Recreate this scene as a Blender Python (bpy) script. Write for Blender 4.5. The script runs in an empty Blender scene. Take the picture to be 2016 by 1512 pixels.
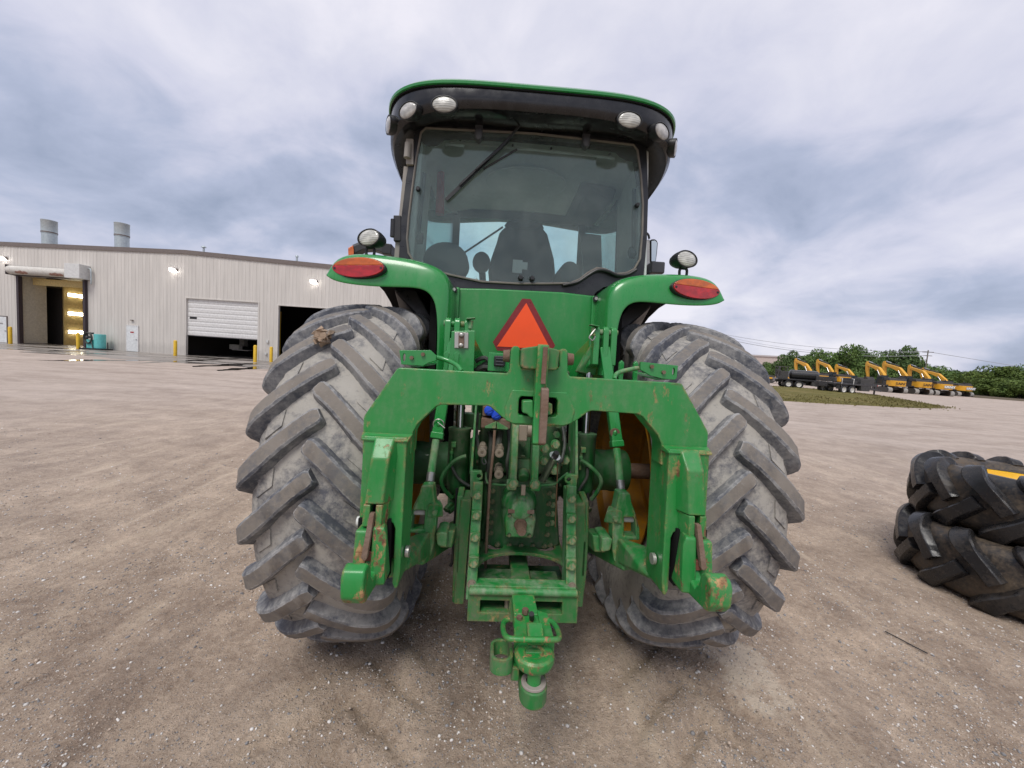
import bpy, bmesh, math, random
import numpy as np
from mathutils import Vector, Matrix, Euler, noise as mnoise

random.seed(7)
PI = math.pi
rad = math.radians
scene = bpy.context.scene
COL = scene.collection

# ------------------------------------------------------------------ camera, sky, sun, exposure
W, H, FPX = 2016, 1512, 757.0


def cam_rows(yaw, pitch, roll):
    cy, sy = math.cos(yaw), math.sin(yaw)
    r = np.array([cy, sy, 0.0]); fw = np.array([-sy, cy, 0.0]); up = np.array([0, 0, 1.0])
    cp, sp = math.cos(pitch), math.sin(pitch)
    fw2 = cp * fw + sp * up; up2 = -sp * fw + cp * up
    cr, sr = math.cos(roll), math.sin(roll)
    return np.array([cr * r + sr * up2, sr * r - cr * up2, fw2])      # right, down, forward


CAM_T = np.array([-.1865, -2.5996, 1.641])                            # camera seen from the tractor's own frame
R_T = cam_rows(rad(-2.7105), rad(-1.92), rad(2.981))
R_W = cam_rows(rad(-2.7105), rad(-4.1), rad(3.85))                    # camera in the level world
CAM_W = np.array([-.1865, -2.5996, 1.74])
TRACTOR_ROT = R_W.T @ R_T                                             # the tractor stands slightly nose down

cd = bpy.data.cameras.new('camera')
cam = bpy.data.objects.new('camera', cd); COL.objects.link(cam)
cd.sensor_width = 36.0; cd.lens = FPX / W * 36.0
cd.clip_start = .05; cd.clip_end = 6000
m = Matrix.Identity(4)
for i in range(3):
    m[i][0] = R_W[0][i]; m[i][1] = -R_W[1][i]; m[i][2] = -R_W[2][i]; m[i][3] = CAM_W[i]
cam.matrix_world = m
scene.camera = cam

SUN_EL, SUN_AZ = rad(56), rad(205)                                    # azimuth clockwise from +Y; behind the camera
wd = bpy.data.worlds.new('World'); scene.world = wd; wd.use_nodes = True
wt = wd.node_tree; wt.nodes.clear()


def wn(kind, **kw):
    n = wt.nodes.new(kind)
    for k, v in kw.items():
        if k in n.inputs: n.inputs[k].default_value = v
        else: setattr(n, k, v)
    return n


wl = wt.links.new
tc = wn('ShaderNodeTexCoord'); sep = wn('ShaderNodeSeparateXYZ'); wl(tc.outputs['Generated'], sep.inputs[0])
zmax = wn('ShaderNodeMath', operation='MAXIMUM'); wl(sep.outputs['Z'], zmax.inputs[0]); zmax.inputs[1].default_value = 0.0
zadd = wn('ShaderNodeMath', operation='ADD'); wl(zmax.outputs[0], zadd.inputs[0]); zadd.inputs[1].default_value = .36
dx = wn('ShaderNodeMath', operation='DIVIDE'); wl(sep.outputs['X'], dx.inputs[0]); wl(zadd.outputs[0], dx.inputs[1])
dy = wn('ShaderNodeMath', operation='DIVIDE'); wl(sep.outputs['Y'], dy.inputs[0]); wl(zadd.outputs[0], dy.inputs[1])
cmb = wn('ShaderNodeCombineXYZ'); wl(dx.outputs[0], cmb.inputs[0]); wl(dy.outputs[0], cmb.inputs[1])
off = wn('ShaderNodeVectorMath', operation='ADD'); wl(cmb.outputs[0], off.inputs[0]); off.inputs[1].default_value = (3.1, 7.4, 0)
n1 = wn('ShaderNodeTexNoise', Scale=1.35, Detail=7.0, Roughness=.52, Distortion=.35); wl(off.outputs[0], n1.inputs['Vector'])
n2 = wn('ShaderNodeTexNoise', Scale=.42, Detail=3.0, Roughness=.5); wl(off.outputs[0], n2.inputs['Vector'])
n3 = wn('ShaderNodeTexNoise', Scale=4.6, Detail=6.0, Roughness=.58, Distortion=.5); wl(off.outputs[0], n3.inputs['Vector'])
mx = wn('ShaderNodeMath', operation='MULTIPLY_ADD'); wl(n2.outputs[0], mx.inputs[0]); mx.inputs[1].default_value = .7
ad = wn('ShaderNodeMath', operation='MULTIPLY'); wl(n1.outputs[0], ad.inputs[0]); ad.inputs[1].default_value = .75
wl(ad.outputs[0], mx.inputs[2])
m3 = wn('ShaderNodeMath', operation='MULTIPLY_ADD'); wl(n3.outputs[0], m3.inputs[0]); m3.inputs[1].default_value = .22
wl(mx.outputs[0], m3.inputs[2])
ramp = wn('ShaderNodeValToRGB'); wl(m3.outputs[0], ramp.inputs[0])
els = ramp.color_ramp.elements
els[0].position = .67; els[0].color = (2.75, 3.2, 4.35, 1)
els[1].position = 1.02; els[1].color = (7.4, 7.25, 7.95, 1)
e = els.new(.77); e.color = (3.9, 4.3, 5.6, 1)
e = els.new(.86); e.color = (5.5, 5.6, 6.75, 1)
e = els.new(.93); e.color = (6.4, 6.4, 7.3, 1)
sky = wn('ShaderNodeTexSky'); sky.sky_type = 'NISHITA'; sky.sun_disc = False
sky.sun_elevation = SUN_EL; sky.sun_rotation = SUN_AZ; sky.altitude = 200; sky.air_density = 1.2; sky.dust_density = 2.0
mixs = wn('ShaderNodeMix', data_type='RGBA'); mixs.inputs[0].default_value = .93
wl(sky.outputs[0], mixs.inputs[6]); wl(ramp.outputs[0], mixs.inputs[7])
bg = wn('ShaderNodeBackground', Strength=.08); wl(mixs.outputs[2], bg.inputs[0])
out = wn('ShaderNodeOutputWorld'); wl(bg.outputs[0], out.inputs[0])

sd = bpy.data.lights.new('sun', 'SUN'); sd.energy = 1.5; sd.angle = rad(24); sd.color = (1.0, .965, .91)
sun = bpy.data.objects.new('sun', sd); COL.objects.link(sun)
sdir = Vector((math.sin(SUN_AZ) * math.cos(SUN_EL), math.cos(SUN_AZ) * math.cos(SUN_EL), math.sin(SUN_EL)))
sun.rotation_euler = sdir.to_track_quat('Z', 'Y').to_euler(); sun.location = sdir * 50

vs = scene.view_settings
vs.view_transform = 'Standard'; vs.look = 'None'; vs.exposure = 0.62; vs.gamma = 1.0; vs.use_curve_mapping = False
scene.cycles.max_bounces = 8; scene.cycles.transparent_max_bounces = 16; scene.cycles.caustics_reflective = False
scene.cycles.caustics_refractive = False; scene.cycles.use_denoising = True
scene.cycles.sample_clamp_indirect = 6


# ------------------------------------------------------------------ helpers
def tag(o, label=None, cat=None, group=None, kind=None):
    if label: o['label'] = label
    if cat: o['category'] = cat
    if group: o['group'] = group
    if kind: o['kind'] = kind
    return o


def empty(name, parent=None, loc=(0, 0, 0), rot=(0, 0, 0)):
    o = bpy.data.objects.new(name, None); COL.objects.link(o)
    o.location = loc; o.rotation_euler = rot; o.empty_display_size = .1
    if parent: o.parent = parent
    return o


def dup(o, parent=None):
    c = o.copy(); COL.objects.link(c)
    if parent: c.parent = parent
    for ch in list(o.children): dup(ch, c)
    return c


def link(name, mesh, parent=None, loc=(0, 0, 0), rot=(0, 0, 0), scale=(1, 1, 1)):
    o = bpy.data.objects.new(name, mesh); COL.objects.link(o)
    o.location = loc; o.rotation_euler = rot; o.scale = scale
    if parent: o.parent = parent
    return o


def frame_to(d):
    d = Vector(d).normalized(); return d.to_track_quat('Z', 'Y').to_matrix()


class MB:
    """collects shapes into one mesh"""
    def __init__(s): s.bm = bmesh.new(); s.mi = 0

    def face(s, vs):
        try:
            f = s.bm.faces.new(vs); f.material_index = s.mi; return f
        except ValueError: return None

    def box(s, c, d, rot=None, top=None, shift=(0, 0)):
        """box centred at c with size d; top=(sx,sy) scales the +z end, shift moves it"""
        hx, hy, hz = d[0] / 2, d[1] / 2, d[2] / 2
        tx, ty = top or (1, 1)
        pts = [(-hx, -hy, -hz), (hx, -hy, -hz), (hx, hy, -hz), (-hx, hy, -hz),
               (-hx * tx + shift[0], -hy * ty + shift[1], hz), (hx * tx + shift[0], -hy * ty + shift[1], hz),
               (hx * tx + shift[0], hy * ty + shift[1], hz), (-hx * tx + shift[0], hy * ty + shift[1], hz)]
        M = Euler(rot).to_matrix() if rot is not None and not isinstance(rot, Matrix) else (rot or Matrix.Identity(3))
        c = Vector(c)
        v = [s.bm.verts.new(c + M @ Vector(p)) for p in pts]
        for q in ((0, 3, 2, 1), (4, 5, 6, 7), (0, 1, 5, 4), (1, 2, 6, 5), (2, 3, 7, 6), (3, 0, 4, 7)):
            s.face([v[i] for i in q])
        return s

    def bar(s, p0, p1, w, h, up=(0, 0, 1), w1=None, h1=None):
        """rectangular bar from p0 to p1"""
        p0, p1 = Vector(p0), Vector(p1); z = (p1 - p0).normalized(); x = Vector(up).cross(z)
        if x.length < 1e-4: x = Vector((1, 0, 0)).cross(z)
        x.normalize(); y = z.cross(x)
        r = []
        for p, a, b in ((p0, w, h), (p1, w1 or w, h1 or h)):
            r.append([s.bm.verts.new(p + x * sx * a / 2 + y * sy * b / 2) for sx, sy in ((-1, -1), (1, -1), (1, 1), (-1, 1))])
        for i in range(4):
            s.face([r[0][i], r[0][(i + 1) % 4], r[1][(i + 1) % 4], r[1][i]])
        s.face(r[0][::-1]); s.face(r[1]); return s

    def hull(s, pts):
        v = [s.bm.verts.new(Vector(p)) for p in pts]
        r = bmesh.ops.convex_hull(s.bm, input=v)
        for f in r['geom']:
            if isinstance(f, bmesh.types.BMFace): f.material_index = s.mi
        bad = [g for g in r['geom_interior'] if isinstance(g, bmesh.types.BMVert)]
        if bad: bmesh.ops.delete(s.bm, geom=bad, context='VERTS')
        return s

    def loft(s, rings, closed=True, cap0=True, cap1=True):
        R = [[s.bm.verts.new(Vector(p)) for p in r] for r in rings]
        n = len(R[0])
        for a, b in zip(R, R[1:]):
            for i in range(n if closed else n - 1):
                s.face([a[i], a[(i + 1) % n], b[(i + 1) % n], b[i]])
        if closed and cap0: s.face(R[0][::-1])
        if closed and cap1: s.face(R[-1])
        return s

    def cyl(s, p0, p1, r0, r1=None, n=16, caps=True):
        p0, p1 = Vector(p0), Vector(p1); M = frame_to(p1 - p0); r1 = r0 if r1 is None else r1
        ring = lambda p, r: [p + M @ Vector((r * math.cos(2 * PI * i / n), r * math.sin(2 * PI * i / n), 0)) for i in range(n)]
        return s.loft([ring(p0, r0), ring(p1, r1)], True, caps, caps)

    def lathe(s, prof, axis0=(0, 0, 0), axis=(0, 0, 1), n=24, closed=False):
        """prof: (radius, height along the axis)"""
        a = Vector(axis0); M = frame_to(axis)
        rings = [[a + M @ Vector((r * math.cos(2 * PI * i / n), r * math.sin(2 * PI * i / n), h)) for i in range(n)] for r, h in prof]
        if closed: rings.append(rings[0])
        s.loft(rings, True, False, False)
        return s

    def tube(s, pts, r, n=8, closed=False):
        pts = [Vector(p) for p in pts]; rings = []
        N = len(pts); prev = None
        for i, p in enumerate(pts):
            if closed: d = pts[(i + 1) % N] - pts[i - 1]
            else: d = pts[min(i + 1, N - 1)] - pts[max(i - 1, 0)]
            d.normalize()
            if prev is None:
                x = d.orthogonal().normalized()
            else:
                x = prev - d * prev.dot(d); x.normalize()
            prev = x; y = d.cross(x)
            rr = r[i] if isinstance(r, (list, tuple)) else r
            rings.append([p + x * rr * math.cos(2 * PI * k / n) + y * rr * math.sin(2 * PI * k / n) for k in range(n)])
        if closed: rings.append(rings[0])
        return s.loft(rings, True, not closed, not closed)

    def plate(s, poly, y0, y1, holes=(), axes='xz', M=None):
        """polygon with holes extruded; axes 'xz' extrudes along y, 'yz' along x, 'xy' along z"""
        def P(a, b, c):
            v = {'xz': Vector((a, c, b)), 'yz': Vector((c, a, b)), 'xy': Vector((a, b, c))}[axes]
            return M @ v if M is not None else v
        tmp = bmesh.new(); edges = []
        for lp in [poly] + list(holes):
            vsl = [tmp.verts.new((p[0], p[1], 0)) for p in lp]
            for i in range(len(vsl)): edges.append(tmp.edges.new((vsl[i], vsl[(i + 1) % len(vsl)])))
        if holes:
            bmesh.ops.triangle_fill(tmp, use_beauty=True, edges=edges)
            bmesh.ops.dissolve_limit(tmp, angle_limit=.01, verts=tmp.verts[:], edges=tmp.edges[:]) if False else None
        else:
            tmp.faces.new(tmp.verts[:])
        tmp.verts.index_update()
        a = [s.bm.verts.new(P(v.co.x, v.co.y, y0)) for v in tmp.verts]
        b = [s.bm.verts.new(P(v.co.x, v.co.y, y1)) for v in tmp.verts]
        for f in tmp.faces:
            idx = [v.index for v in f.verts]
            s.face([a[i] for i in idx]); s.face([b[i] for i in idx][::-1])
        k = 0
        for lp in [poly] + list(holes):
            n = len(lp)
            for i in range(n):
                i0, i1 = k + i, k + (i + 1) % n
                s.face([a[i0], a[i1], b[i1], b[i0]])
            k += n
        tmp.free(); return s

    def ellipsoid(s, c, r, M=None, nu=16, nv=8, v0=-PI / 2, v1=PI / 2):
        c = Vector(c); M = M or Matrix.Identity(3); rings = []
        for j in range(nv + 1):
            v = v0 + (v1 - v0) * j / nv
            rings.append([c + M @ Vector((r[0] * max(math.cos(v), .002) * math.cos(2 * PI * i / nu), r[1] * max(math.cos(v), .002) * math.sin(2 * PI * i / nu), r[2] * math.sin(v))) for i in range(nu)])
        return s.loft(rings)

    def mesh(s, name, mats, sharp=38):
        bmesh.ops.recalc_face_normals(s.bm, faces=s.bm.faces[:])
        me = bpy.data.meshes.new(name); s.bm.to_mesh(me); s.bm.free()
        for mt in (mats if isinstance(mats, (list, tuple)) else [mats]): me.materials.append(mt)
        me.polygons.foreach_set('use_smooth', [True] * len(me.polygons))
        me.set_sharp_from_angle(angle=rad(sharp))
        return me

    def build(s, name, mats, parent=None, bevel=0, sub=0, seg=2, sharp=38, loc=(0, 0, 0), rot=(0, 0, 0)):
        me = s.mesh(name, mats, sharp if not sub else 180)
        o = link(name, me, parent, loc, rot)
        if bevel:
            md = o.modifiers.new('bevel', 'BEVEL'); md.width = bevel; md.segments = seg; md.limit_method = 'ANGLE'
            md.angle_limit = rad(32); md.harden_normals = True; md.use_clamp_overlap = True
        if sub:
            md = o.modifiers.new('subsurf', 'SUBSURF'); md.levels = sub; md.render_levels = sub
        return o


def arc(cx, cz, r, a0, a1, n):
    return [(cx + r * math.cos(rad(a0 + (a1 - a0) * i / n)), cz + r * math.sin(rad(a0 + (a1 - a0) * i / n))) for i in range(n + 1)]


def ellipse(cx, cz, rx, rz, n=28):
    return [(cx + rx * math.cos(2 * PI * i / n), cz + rz * math.sin(2 * PI * i / n)) for i in range(n)]


def smooth_path(pts, k=6, closed=False):
    """Catmull-Rom through the points"""
    P = [Vector(p) for p in pts]; n = len(P); out_ = []
    rng = range(n) if closed else range(n - 1)
    for i in rng:
        if closed: p0, p1, p2, p3 = P[i - 1], P[i], P[(i + 1) % n], P[(i + 2) % n]
        else: p0, p1, p2, p3 = P[max(i - 1, 0)], P[i], P[i + 1], P[min(i + 2, n - 1)]
        for j in range(k):
            t = j / k
            out_.append(.5 * ((2 * p1) + (p2 - p0) * t + (2 * p0 - 5 * p1 + 4 * p2 - p3) * t * t + (3 * p1 - p0 - 3 * p2 + p3) * t ** 3))
    if not closed: out_.append(P[-1])
    return out_


# ------------------------------------------------------------------ materials
def mat_new(name):
    mt = bpy.data.materials.new(name); mt.use_nodes = True; nt = mt.node_tree; nt.nodes.clear()
    o = nt.nodes.new('ShaderNodeOutputMaterial'); b = nt.nodes.new('ShaderNodeBsdfPrincipled')
    nt.links.new(b.outputs[0], o.inputs[0]); return mt, nt, b


class NT:
    """short node wiring"""
    def __init__(s, nt): s.nt = nt; s.tc = nt.nodes.new('ShaderNodeTexCoord')

    def node(s, kind, ins=None, **kw):
        n = s.nt.nodes.new(kind)
        for k, v in kw.items(): setattr(n, k, v)
        for k, v in (ins or {}).items(): s.set(n.inputs[k], v)
        return n

    def set(s, inp, v):
        if isinstance(v, bpy.types.NodeSocket): s.nt.links.new(v, inp)
        else:
            if isinstance(v, (tuple, list)) and len(v) == 3 and inp.type == 'RGBA': v = tuple(v) + (1,)
            if isinstance(v, (int, float)) and inp.type == 'RGBA': v = (v, v, v, 1)
            inp.default_value = v

    def vec(s, coord='Object', scale=(1, 1, 1), loc=(0, 0, 0), rot=(0, 0, 0)):
        mp = s.node('ShaderNodeMapping', {'Scale': scale, 'Location': loc, 'Rotation': rot})
        if coord == 'World':
            g = s.node('ShaderNodeNewGeometry'); s.set(mp.inputs[0], g.outputs['Position'])
        else: s.set(mp.inputs[0], s.tc.outputs[coord])
        return mp.outputs[0]

    def noise(s, v, scale, detail=4, rough=.55, dist=0):
        n = s.node('ShaderNodeTexNoise', {'Vector': v, 'Scale': scale, 'Detail': detail, 'Roughness': rough, 'Distortion': dist}); return n.outputs[0]

    def voro(s, v, scale, feature='F1', rnd=1.0):
        n = s.node('ShaderNodeTexVoronoi', {'Vector': v, 'Scale': scale, 'Randomness': rnd}, feature=feature); return n

    def ramp(s, f, *stops):
        r = s.node('ShaderNodeValToRGB', {0: f}); e = r.color_ramp.elements
        for i, (p, c) in enumerate(stops):
            c = (c, c, c, 1) if not isinstance(c, (tuple, list)) else tuple(c) + (1,)
            if i < 2: e[i].position = p; e[i].color = c
            else:
                x = e.new(p); x.color = c
        return r.outputs[0]

    def mix(s, f, a, b, mode='MIX'):
        n = s.node('ShaderNodeMix', data_type='RGBA', blend_type=mode)
        s.set(n.inputs[0], f); s.set(n.inputs[6], a); s.set(n.inputs[7], b); return n.outputs[2]

    def math(s, op, a, b=0.0, c=None, clamp=False):
        n = s.node('ShaderNodeMath', operation=op, use_clamp=clamp); s.set(n.inputs[0], a); s.set(n.inputs[1], b)
        if c is not None: s.set(n.inputs[2], c)
        return n.outputs[0]

    def bump(s, h, strength=.3, dist=.01):
        return s.node('ShaderNodeBump', {'Height': h, 'Strength': strength, 'Distance': dist}).outputs[0]

    def edge(s, radius=.006, lo=.02, hi=.25):
        """1 on edges (bevelled normal differs from the true one)"""
        bv = s.node('ShaderNodeBevel', {'Radius': radius}, samples=4); g = s.node('ShaderNodeNewGeometry')
        d = s.node('ShaderNodeVectorMath', {0: bv.outputs[0], 1: g.outputs['Normal']}, operation='DOT_PRODUCT')
        return s.ramp(s.math('SUBTRACT', 1.0, d.outputs['Value']), (lo, 0.0), (hi, 1.0))

    def random(s): return s.node('ShaderNodeObjectInfo').outputs['Random']


def plain(name, col, rough=.5, metal=0.0, coat=0.0, bump=0.0, bscale=60, var=.12, dust=0.0, dustcol=(.30, .27, .22), spec=.5, coord='Object'):
    mt, nt, b = mat_new(name); N = NT(nt)
    v = N.vec(coord)
    nz = N.noise(v, 7.0, 5)
    c = N.mix(N.ramp(nz, (.3, 0.0), (.75, 1.0)), tuple(x * (1 - var) for x in col), tuple(min(1, x * (1 + var)) for x in col))
    if dust:
        dz = N.noise(v, 11.0, 8, .65)
        c = N.mix(N.math('MULTIPLY', N.ramp(dz, (.42, 0.0), (.72, 1.0)), dust), c, dustcol)
    N.set(b.inputs['Base Color'], c)
    N.set(b.inputs['Roughness'], N.ramp(N.noise(v, 14.0, 4), (.3, max(0, rough - .08)), (.7, min(1, rough + .1))))
    b.inputs['Metallic'].default_value = metal; b.inputs['Coat Weight'].default_value = coat; b.inputs['Coat Roughness'].default_value = .12
    b.inputs['Specular IOR Level'].default_value = spec
    if bump: N.set(b.inputs['Normal'], N.bump(N.noise(v, bscale, 4), bump, .01))
    return mt


GREEN = (.014, .235, .044)


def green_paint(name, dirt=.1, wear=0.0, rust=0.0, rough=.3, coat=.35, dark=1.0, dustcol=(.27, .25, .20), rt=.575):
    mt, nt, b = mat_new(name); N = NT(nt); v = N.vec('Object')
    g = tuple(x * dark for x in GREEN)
    c = N.mix(N.noise(v, 3.0, 3), tuple(x * .86 for x in g), tuple(x * 1.12 for x in g))
    # dust film with vertical smears
    d1 = N.noise(N.vec('Object', (9, 9, 2.2)), 1.6, 9, .68)
    d2 = N.noise(v, 38.0, 6, .7)
    dm = N.math('MULTIPLY', N.ramp(d1, (.40, 0.0), (.62, 1.0)), N.ramp(d2, (.35, .25), (.62, 1.0)))
    dm = N.math('MULTIPLY', dm, dirt)
    c = N.mix(dm, c, dustcol)
    rg = N.math('ADD', N.math('MULTIPLY', dm, .9), rough, clamp=True)
    if wear:
        # paint rubbed off on the edges and in blotches: bare ochre primer and rust
        ed = N.edge(.018, .004, .07); br = N.math('MULTIPLY', N.ramp(N.noise(v, 8.0, 6, .7), (.46, 0.0), (.60, 1.0)), N.ramp(N.noise(v, 55.0, 6, .75), (.40, 0.0), (.52, 1.0)))
        em = N.math('MULTIPLY', ed, br)
        bl = N.ramp(N.noise(N.vec('Object', (1, 1, .45), (4, 2, 1)), 15.0, 9, .76), (rt, 0.0), (rt + .05, 1.0))
        wm = N.math('MULTIPLY', N.math('MAXIMUM', em, N.math('MULTIPLY', bl, rust)), wear)
        rc = N.mix(N.ramp(N.noise(v, 18.0, 6, .7), (.4, 0.0), (.6, 1.0)), (.12, .05, .025), (.45, .27, .12))
        c = N.mix(wm, c, rc); rg = N.mix(wm, rg, .8)
        N.set(b.inputs['Normal'], N.bump(N.math('MULTIPLY', wm, -1.0), .25, .003))
    N.set(b.inputs['Base Color'], c); N.set(b.inputs['Roughness'], rg)
    cw = N.math('MULTIPLY', N.math('SUBTRACT', 1.0, dm, clamp=True), coat); N.set(b.inputs['Coat Weight'], cw)
    b.inputs['Coat Roughness'].default_value = .08
    return mt


M = {}
M['green'] = green_paint('green_paint', .10, 0, 0, .26, .5)
M['green_panel'] = green_paint('green_panel', .16, 0, 0, .36, .2)
M['green_worn'] = green_paint('green_worn', .22, 1.0, .6, .36, .25)
M['green_hook'] = green_paint('green_hook', .2, 1.0, 1.0, .38, .12, rt=.55)
M['green_cast'] = green_paint('green_cast', .62, .8, .6, .45, .1, .9, (.36, .36, .29))
M['green_dirty_shaded'] = green_paint('green_dirty_shaded', .8, .4, .4, .5, .08, .40, (.15, .14, .11))  # real dirt, with the green darkened for shade between the hitch parts
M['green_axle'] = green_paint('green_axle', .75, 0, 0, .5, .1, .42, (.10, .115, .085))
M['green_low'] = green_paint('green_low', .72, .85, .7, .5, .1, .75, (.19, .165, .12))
M['black_cab'] = plain('black_cab_trim', (.017, .018, .021), .32, dust=.25, dustcol=(.075, .077, .08))
M['black'] = plain('black_plastic', (.013, .013, .014), .45, dust=.2, dustcol=(.05, .05, .05), bump=.1, bscale=200)
M['black_roof'] = plain('black_roof_trim', (.008, .008, .009), .2, dust=.35, dustcol=(.05, .05, .052))
M['black_matte'] = plain('black_liner', (.010, .010, .010), .9, spec=.2)
M['grey_plastic'] = plain('grey_plastic', (.06, .063, .068), .5)
M['trim'] = plain('cab_lining', (.66, .69, .66), .75)
M['trim_dark'] = plain('cab_lining_dark', (.11, .12, .12), .75)
M['seat'] = plain('seat_cloth', (.03, .032, .034), .85, bump=.15, bscale=300)
M['paper'] = plain('paper_label', (.75, .75, .73), .6, var=.05)
M['red'] = plain('red_plastic', (.42, .02, .018), .4)
M['seal'] = plain('window_seal', (.16, .145, .125), .7, dust=.4)
M['beige_metal'] = plain('dusty_hinge_metal', (.27, .25, .22), .6, dust=.5)
M['steel'] = plain('worn_steel', (.42, .41, .39), .38, .9, bump=.15, bscale=90, dust=.3)
M['chrome'] = plain('chrome_rod', (.62, .62, .62), .16, 1.0)
M['rusty'] = plain('rusty_steel', (.17, .105, .07), .8, .2, dust=.7, dustcol=(.26, .2, .16), bump=.4, bscale=60)
M['tan_metal'] = plain('tan_coupler', (.30, .25, .19), .55, .3, dust=.5)
M['blue'] = plain('blue_cap', (.015, .07, .52), .35)
M['strap'] = plain('brown_strap', (.22, .12, .06), .8)
M['hose'] = plain('hose_rubber', (.035, .04, .036), .6, dust=.5, dustcol=(.16, .17, .13))
M['hose_green'] = green_paint('painted_hose', .6, 0, 0, .5, .05, .6)
M['yellow'] = plain('yellow_rim', (.46, .21, .010), .5, dust=.6, dustcol=(.20, .13, .06))
M['yellow_clean'] = plain('yellow_rim_clean', (.80, .47, .015), .3, coat=.3)
M['bracket_steel'] = plain('zinc_bracket', (.55, .53, .49), .35, .7, dust=.3)
M['white_plastic'] = plain('white_plastic', (.62, .62, .60), .5)
M['signal_orange'] = plain('fluorescent_orange', (.95, .085, .008), .5, var=.06, bump=.15, bscale=320)
M['signal_red'] = plain('retro_dark_red', (.20, .010, .012), .35, var=.25, bump=.25, bscale=260, dust=.12, dustcol=(.28, .06, .06))
M['wear_red'] = plain('bare_rust', (.16, .055, .035), .85, var=.35)
M['red_mark'] = plain('red_mark', (.35, .02, .02), .6)
M['purple_grease'] = plain('worn_ring', (.33, .29, .26), .6, dust=.6, dustcol=(.12, .05, .07))


def lens(name, col, ridges, rough=.08, vert=True):
    mt, nt, b = mat_new(name); N = NT(nt)
    v = N.vec('Object', (1, 1, 1))
    wv = N.node('ShaderNodeTexWave', {'Vector': v, 'Scale': ridges, 'Distortion': .2}, wave_type='BANDS', bands_direction='X' if vert else 'Z').outputs[0]
    c = N.mix(N.ramp(N.noise(N.vec('Object', (6, 6, 10)), 3.0, 2), (.4, 0.0), (.66, 1.0)), tuple(x * .55 for x in col), col)
    c = N.mix(N.math('MULTIPLY', wv, .25), c, tuple(min(1, x * 1.5 + .02) for x in col))
    N.set(b.inputs['Base Color'], c); b.inputs['Roughness'].default_value = rough
    b.inputs['Coat Weight'].default_value = .6
    N.set(b.inputs['Normal'], N.bump(wv, .25, .004)); return mt


M['lens_red'] = lens('red_lens', (.46, .012, .014), 60)
M['lens_amber'] = lens('amber_lens', (.62, .13, .012), 60)
M['lens_clear'] = lens('lamp_glass', (.62, .62, .56), 26, .12, False)
M['lens_clear_grid'] = lens('lamp_glass_fluted', (.58, .57, .53), 90, .12, True)


def glass(name, tint, refl=.9, rough=0.0, dirty=0.0, drops=False):
    mt = bpy.data.materials.new(name); mt.use_nodes = True; nt = mt.node_tree; nt.nodes.clear(); N = NT(nt)
    o = N.node('ShaderNodeOutputMaterial'); tr = N.node('ShaderNodeBsdfTransparent', {0: tint + (1,)})
    gl = N.node('ShaderNodeBsdfGlossy', {'Color': (.9, 1.0, .97, 1), 'Roughness': rough})
    fr = N.node('ShaderNodeFresnel', {'IOR': 1.5}); f = N.math('MULTIPLY', fr.outputs[0], refl)
    ms = N.node('ShaderNodeMixShader', {0: f}); nt.links.new(tr.outputs[0], ms.inputs[1]); nt.links.new(gl.outputs[0], ms.inputs[2])
    last = ms.outputs[0]
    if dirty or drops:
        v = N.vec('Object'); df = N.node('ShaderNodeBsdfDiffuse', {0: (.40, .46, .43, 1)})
        dm = N.math('MULTIPLY', N.ramp(N.noise(v, 5.0, 6, .6), (.35, .25), (.8, 1.0)), dirty)  # dust film, thickened to paint in the pale sky reflection on the pane
        if drops:
            vo = N.voro(N.vec('Object', (1, .01, .75)), 48.0)
            dot = N.ramp(vo.outputs['Distance'], (.06, 1.0), (.14, 0.0))
            pick = N.ramp(N.noise(v, 7.0, 4), (.53, 0.0), (.64, 1.0))
            zz = N.node('ShaderNodeSeparateXYZ', {0: v}).outputs[2]
            band = N.math('MULTIPLY', N.ramp(zz, (2.55, 0.0), (2.8, 1.0)) if False else N.node('ShaderNodeMapRange', {0: zz, 1: 2.45, 2: 2.8}).outputs[0],
                          N.node('ShaderNodeMapRange', {0: zz, 1: 3.02, 2: 2.85}).outputs[0])
            dm = N.math('MAXIMUM', dm, N.math('MULTIPLY', N.math('MULTIPLY', dot, pick), N.math('MULTIPLY', band, .75)))
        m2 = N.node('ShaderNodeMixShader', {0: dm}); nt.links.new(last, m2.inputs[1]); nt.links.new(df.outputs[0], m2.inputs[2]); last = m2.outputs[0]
    nt.links.new(last, o.inputs[0]); return mt


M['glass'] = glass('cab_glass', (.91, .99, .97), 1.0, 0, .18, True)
M['glass_side'] = glass('side_glass', (.88, .99, .97), .8, 0, .03)
M['mirror'] = plain('mirror_glass', (.6, .66, .66), .05, 1.0, var=0)


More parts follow.
